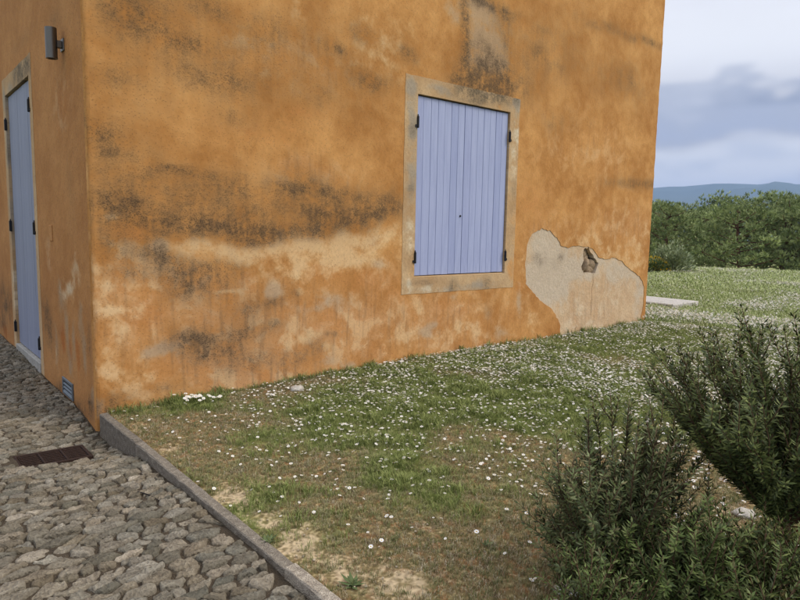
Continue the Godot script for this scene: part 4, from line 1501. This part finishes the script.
# stains seen on the shuttered wall: type, picture x, y, half width, half height, strength
const FRONT_STAINS := [
	[1, 560, 246, 16, 8, .45], [1, 590, 248, 16, 8, .45], [1, 612, 258, 16, 8, .5], [1, 632, 268, 10, 12, .5], [1, 640, 240, 6, 14, .35], [1, 526, 270, 8, 16, .3],
	[0, 140, 30, 60, 26, .28], [0, 235, 62, 60, 34, .22], [0, 112, 195, 30, 34, .5], [0, 330, 200, 70, 18, .48], [0, 200, 205, 70, 22, .45], [0, 340, 60, 60, 40, .20], [0, 130, 100, 40, 30, .2], [0, 540, 40, 40, 40, .18], [0, 600, 70, 50, 30, .15], [0, 230, 340, 50, 30, .2],
	[4, 330, 325, 100, 45, .6], [4, 120, 300, 40, 50, .4], [4, 200, 300, 70, 40, .4], [4, 150, 372, 50, 28, .45], [4, 455, 322, 60, 30, .45], [4, 245, 365, 70, 26, .5], [1, 215, 262, 110, 18, .32], [1, 345, 250, 60, 18, .4], [4, 600, 240, 50, 30, .3], [1, 120, 300, 30, 40, .25], [2, 250, 130, 90, 30, .25], [2, 580, 100, 60, 50, .1], [4, 285, 60, 60, 20, .3], [2, 330, 275, 60, 16, .4],
	[0, 127, 14, 22, 14, .6], [0, 145, 21, 9, 7, .6], [0, 176, 38, 14, 5, .6], [0, 194, 42, 12, 5, .4], [0, 215, 7, 22, 8, .5], [0, 206, 75, 25, 8, .45], [0, 229, 77, 10, 6, .4], [0, 103, 77, 18, 8, .4], [0, 103, 131, 20, 8, .65], [0, 234, 117, 12, 9, .35], [1, 243, 35, 20, 10, .3],
	[0, 268, 28, 12, 14, .4], [0, 361, 33, 8, 6, .5], [0, 340, 50, 6, 4, .7], [0, 329, 45, 8, 4, .5], [0, 371, 79, 14, 7, .7], [0, 408, 54, 6, 6, .8], [1, 380, 47, 25, 25, .35], [1, 273, 77, 12, 8, .25], [1, 296, 14, 8, 10, .25], [0, 317, 93, 8, 8, .3], [2, 298, 110, 25, 8, .4],
	[0, 108, 149, 25, 5, .5], [0, 166, 167, 14, 3, .8], [0, 192, 172, 22, 4, .45], [0, 229, 186, 16, 6, .4], [0, 117, 202, 12, 7, 1.], [0, 101, 200, 12, 6, .55], [0, 127, 207, 25, 10, .4], [1, 106, 214, 10, 4, .6], [2, 127, 228, 25, 12, .8], [0, 162, 222, 18, 6, .85], [0, 192, 225, 20, 6, .85], [0, 220, 225, 20, 7, 1.], [0, 243, 228, 12, 6, .75], [3, 159, 244, 12, 8, .9], [0, 157, 251, 8, 10, .95], [0, 169, 263, 10, 10, .85], [0, 141, 254, 14, 7, .55], [0, 103, 249, 16, 12, .45], [1, 115, 247, 10, 6, .5], [1, 197, 244, 35, 8, .6], [1, 232, 254, 25, 9, .65], [0, 211, 268, 22, 8, .65],
	[0, 333, 191, 30, 5, .55], [0, 294, 187, 12, 4, .35], [0, 368, 209, 25, 7, .85], [0, 389, 202, 10, 7, .55], [0, 331, 216, 20, 7, .75], [0, 298, 230, 18, 6, .8], [0, 315, 226, 10, 6, .65], [0, 254, 233, 20, 6, .95], [0, 263, 235, 10, 5, .75], [1, 310, 244, 45, 9, .85], [1, 345, 235, 25, 8, .75], [1, 287, 247, 30, 7, .75], [1, 340, 256, 16, 8, .95], [1, 389, 233, 14, 10, .65], [3, 371, 240, 10, 8, .55], [3, 375, 263, 8, 6, .8], [1, 366, 260, 12, 10, .55], [1, 249, 254, 12, 10, .65], [1, 291, 261, 8, 10, .65], [2, 263, 256, 10, 10, .6], [2, 317, 268, 20, 7, .75], [4, 310, 170, 45, 14, .45],
	[1, 96, 273, 6, 10, .75], [1, 104, 281, 8, 6, .55], [2, 120, 287, 9, 6, .65], [0, 133, 273, 20, 7, .45], [1, 139, 285, 16, 4, .55], [0, 184, 287, 12, 10, .75], [0, 176, 276, 10, 8, .65], [0, 208, 287, 18, 12, .55], [1, 224, 291, 15, 2.5, .85], [2, 197, 284, 8, 5, .6], [2, 243, 279, 10, 14, .75], [1, 107, 307, 8, 5, .85], [1, 115, 321, 6, 10, .85], [1, 124, 324, 5, 6, .65], [2, 141, 311, 25, 14, .85], [4, 200, 321, 25, 8, .4], [0, 197, 341, 20, 8, 1.], [0, 213, 351, 14, 7, .95], [0, 181, 337, 8, 6, .55], [3, 163, 348, 25, 10, .75], [3, 147, 351, 8, 6, .65], [1, 128, 380, 30, 16, .4], [0, 165, 388, 20, 4, .4], [1, 107, 372, 12, 18, .4], [4, 229, 372, 22, 14, .65], [0, 237, 340, 14, 16, .4], [0, 104, 405, 14, 7, .8], [3, 98, 405, 6, 10, .6], [0, 150, 402, 40, 3, .4],
	[3, 268, 290, 10, 9, .95], [0, 270, 302, 8, 4, .55], [0, 249, 307, 8, 8, .45], [1, 294, 274, 4, 12, .75], [1, 298, 290, 4, 4, .65], [0, 291, 293, 6, 4, .45], [3, 333, 300, 25, 10, .5], [4, 343, 316, 20, 12, .65], [3, 317, 309, 14, 5, .45], [1, 275, 321, 20, 4, .5], [0, 275, 323, 8, 4, .65], [0, 249, 330, 10, 5, .65], [1, 305, 337, 12, 7, .75], [1, 326, 344, 5, 6, .85], [0, 317, 344, 7, 6, .55], [2, 317, 325, 12, 6, .55], [0, 333, 332, 3, 2, .7], [0, 326, 332, 2, 2, .7], [0, 263, 358, 18, 8, .5], [0, 298, 356, 12, 6, .55], [3, 326, 358, 10, 7, .5], [3, 347, 363, 8, 5, .75], [2, 380, 351, 16, 10, .45], [1, 392, 342, 20, 12, .3], [4, 275, 374, 40, 6, .55], [2, 392, 288, 15, 15, .4], [2, 365, 280, 20, 12, .5], [2, 300, 310, 14, 12, .4],
	[3, 424, 331, 7, 6, .95], [3, 430, 324, 6, 4, .75], [3, 451, 298, 5, 7, .55], [2, 435, 304, 14, 10, .65], [4, 460, 309, 10, 7, .55], [1, 470, 326, 20, 10, .45], [1, 444, 333, 10, 8, .35], [3, 501, 331, 10, 8, .5], [3, 517, 300, 3, 14, .5], [1, 528, 320, 10, 10, .4], [2, 517, 287, 4, 6, .85], [0, 488, 313, 3, 5, .35], [1, 416, 309, 6, 10, .35], [2, 482, 339, 15, 5, .5], [1, 411, 331, 8, 10, .35],
	[0, 540, 56, 14, 8, .45], [0, 648, 40, 12, 3, .6], [0, 608, 28, 25, 4, .4], [0, 636, 182, 20, 4, .7], [0, 540, 28, 12, 6, .25], [0, 628, 80, 14, 10, .3], [0, 552, 120, 12, 8, .3], [0, 525, 80, 10, 12, .3], [4, 632, 224, 20, 14, .4], [4, 540, 225, 15, 10, .35], [4, 590, 150, 40, 30, .3], [2, 535, 200, 16, 30, .35],
	[0, 486, 70, 16, 14, 1.], [0, 486, 84, 16, 8, 1.], [0, 465, 40, 3, 30, .9], [0, 470, 80, 8, 8, 1.], [0, 500, 78, 6, 8, .9], [3, 486, 10, 20, 16, .8], [3, 486, 40, 20, 18, .9], [3, 488, 62, 19, 14, .8], [3, 452, 12, 8, 8, .5], [0, 463, 20, 3, 20, .9], [0, 464, 55, 3, 14, .85], [0, 492, 4, 14, 5, .95], [0, 476, 76, 12, 8, 1.], [0, 494, 82, 12, 10, 1.], [0, 486, 90, 14, 6, .9], [0, 506, 12, 5, 8, .6], [0, 505, 40, 4, 14, .35], [0, 480, 45, 8, 10, .35]]
# stains on the window surround
const SURROUND_STAINS := [
	[3, 411, 150, 8, 70, .4], [3, 516, 120, 8, 40, .4], [2, 412, 260, 8, 30, .35], [2, 516, 230, 8, 50, .4], [3, 455, 288, 50, 6, .3], [4, 516, 180, 8, 60, .5],
	[0, 478, 90, 16, 8, 1.], [0, 495, 95, 12, 6, .8], [3, 411, 88, 5, 8, .8], [3, 440, 88, 14, 6, .6], [3, 410, 120, 4, 14, .8], [0, 410, 125, 3, 6, .5], [3, 410, 170, 4, 10, .6], [0, 409, 185, 3, 6, .4], [3, 516, 100, 4, 10, .8], [0, 515, 98, 4, 5, .5], [0, 452, 286, 3, 6, .8], [0, 485, 284, 3, 6, .8], [3, 470, 285, 20, 4, .4], [0, 425, 282, 14, 2, .5], [0, 512, 190, 2, 8, .4], [2, 510, 270, 3, 10, .5], [1, 515, 150, 5, 30, .4], [1, 410, 240, 5, 24, .5], [1, 430, 289, 14, 4, .4], [1, 408, 285, 3, 8, .6], [2, 495, 105, 8, 3, .3]]
# stains on the door wall
const SIDE_STAINS := [
	[1, 68, 283, 4, 8, .85], [1, 75, 265, 4, 8, .8], [1, 64, 292, 3, 6, .6], [1, 78, 278, 4, 10, .4], [3, 60, 300, 3, 20, .6], [3, 66, 320, 2.5, 24, .7], [3, 73, 330, 2, 26, .7], [3, 80, 310, 2.5, 20, .5], [3, 84, 350, 2, 26, .8], [3, 55, 340, 2.5, 16, .6], [1, 54, 347, 2, 8, .5], [3, 70, 360, 3, 14, .6], [0, 45, 320, 4, 18, .7], [0, 50, 335, 2, 14, .6], [2, 62, 335, 2.5, 16, .6], [2, 70, 345, 2, 12, .6], [2, 77, 345, 2.5, 18, .6], [0, 89, 350, 2, 24, .5], [0, 90, 404, 4, 10, .9], [0, 80, 406, 8, 8, .8], [0, 62, 390, 8, 7, .8], [3, 92, 395, 3, 14, .6], [0, 5, 300, 6, 16, .9], [0, 2, 320, 5, 10, .6], [2, 6, 330, 4, 6, .6], [0, 55, 20, 8, 14, .25], [4, 60, 100, 8, 30, .3], [0, 70, 200, 4, 30, .2], [4, 50, 250, 4, 20, .4], [0, 20, 40, 8, 8, .2]]
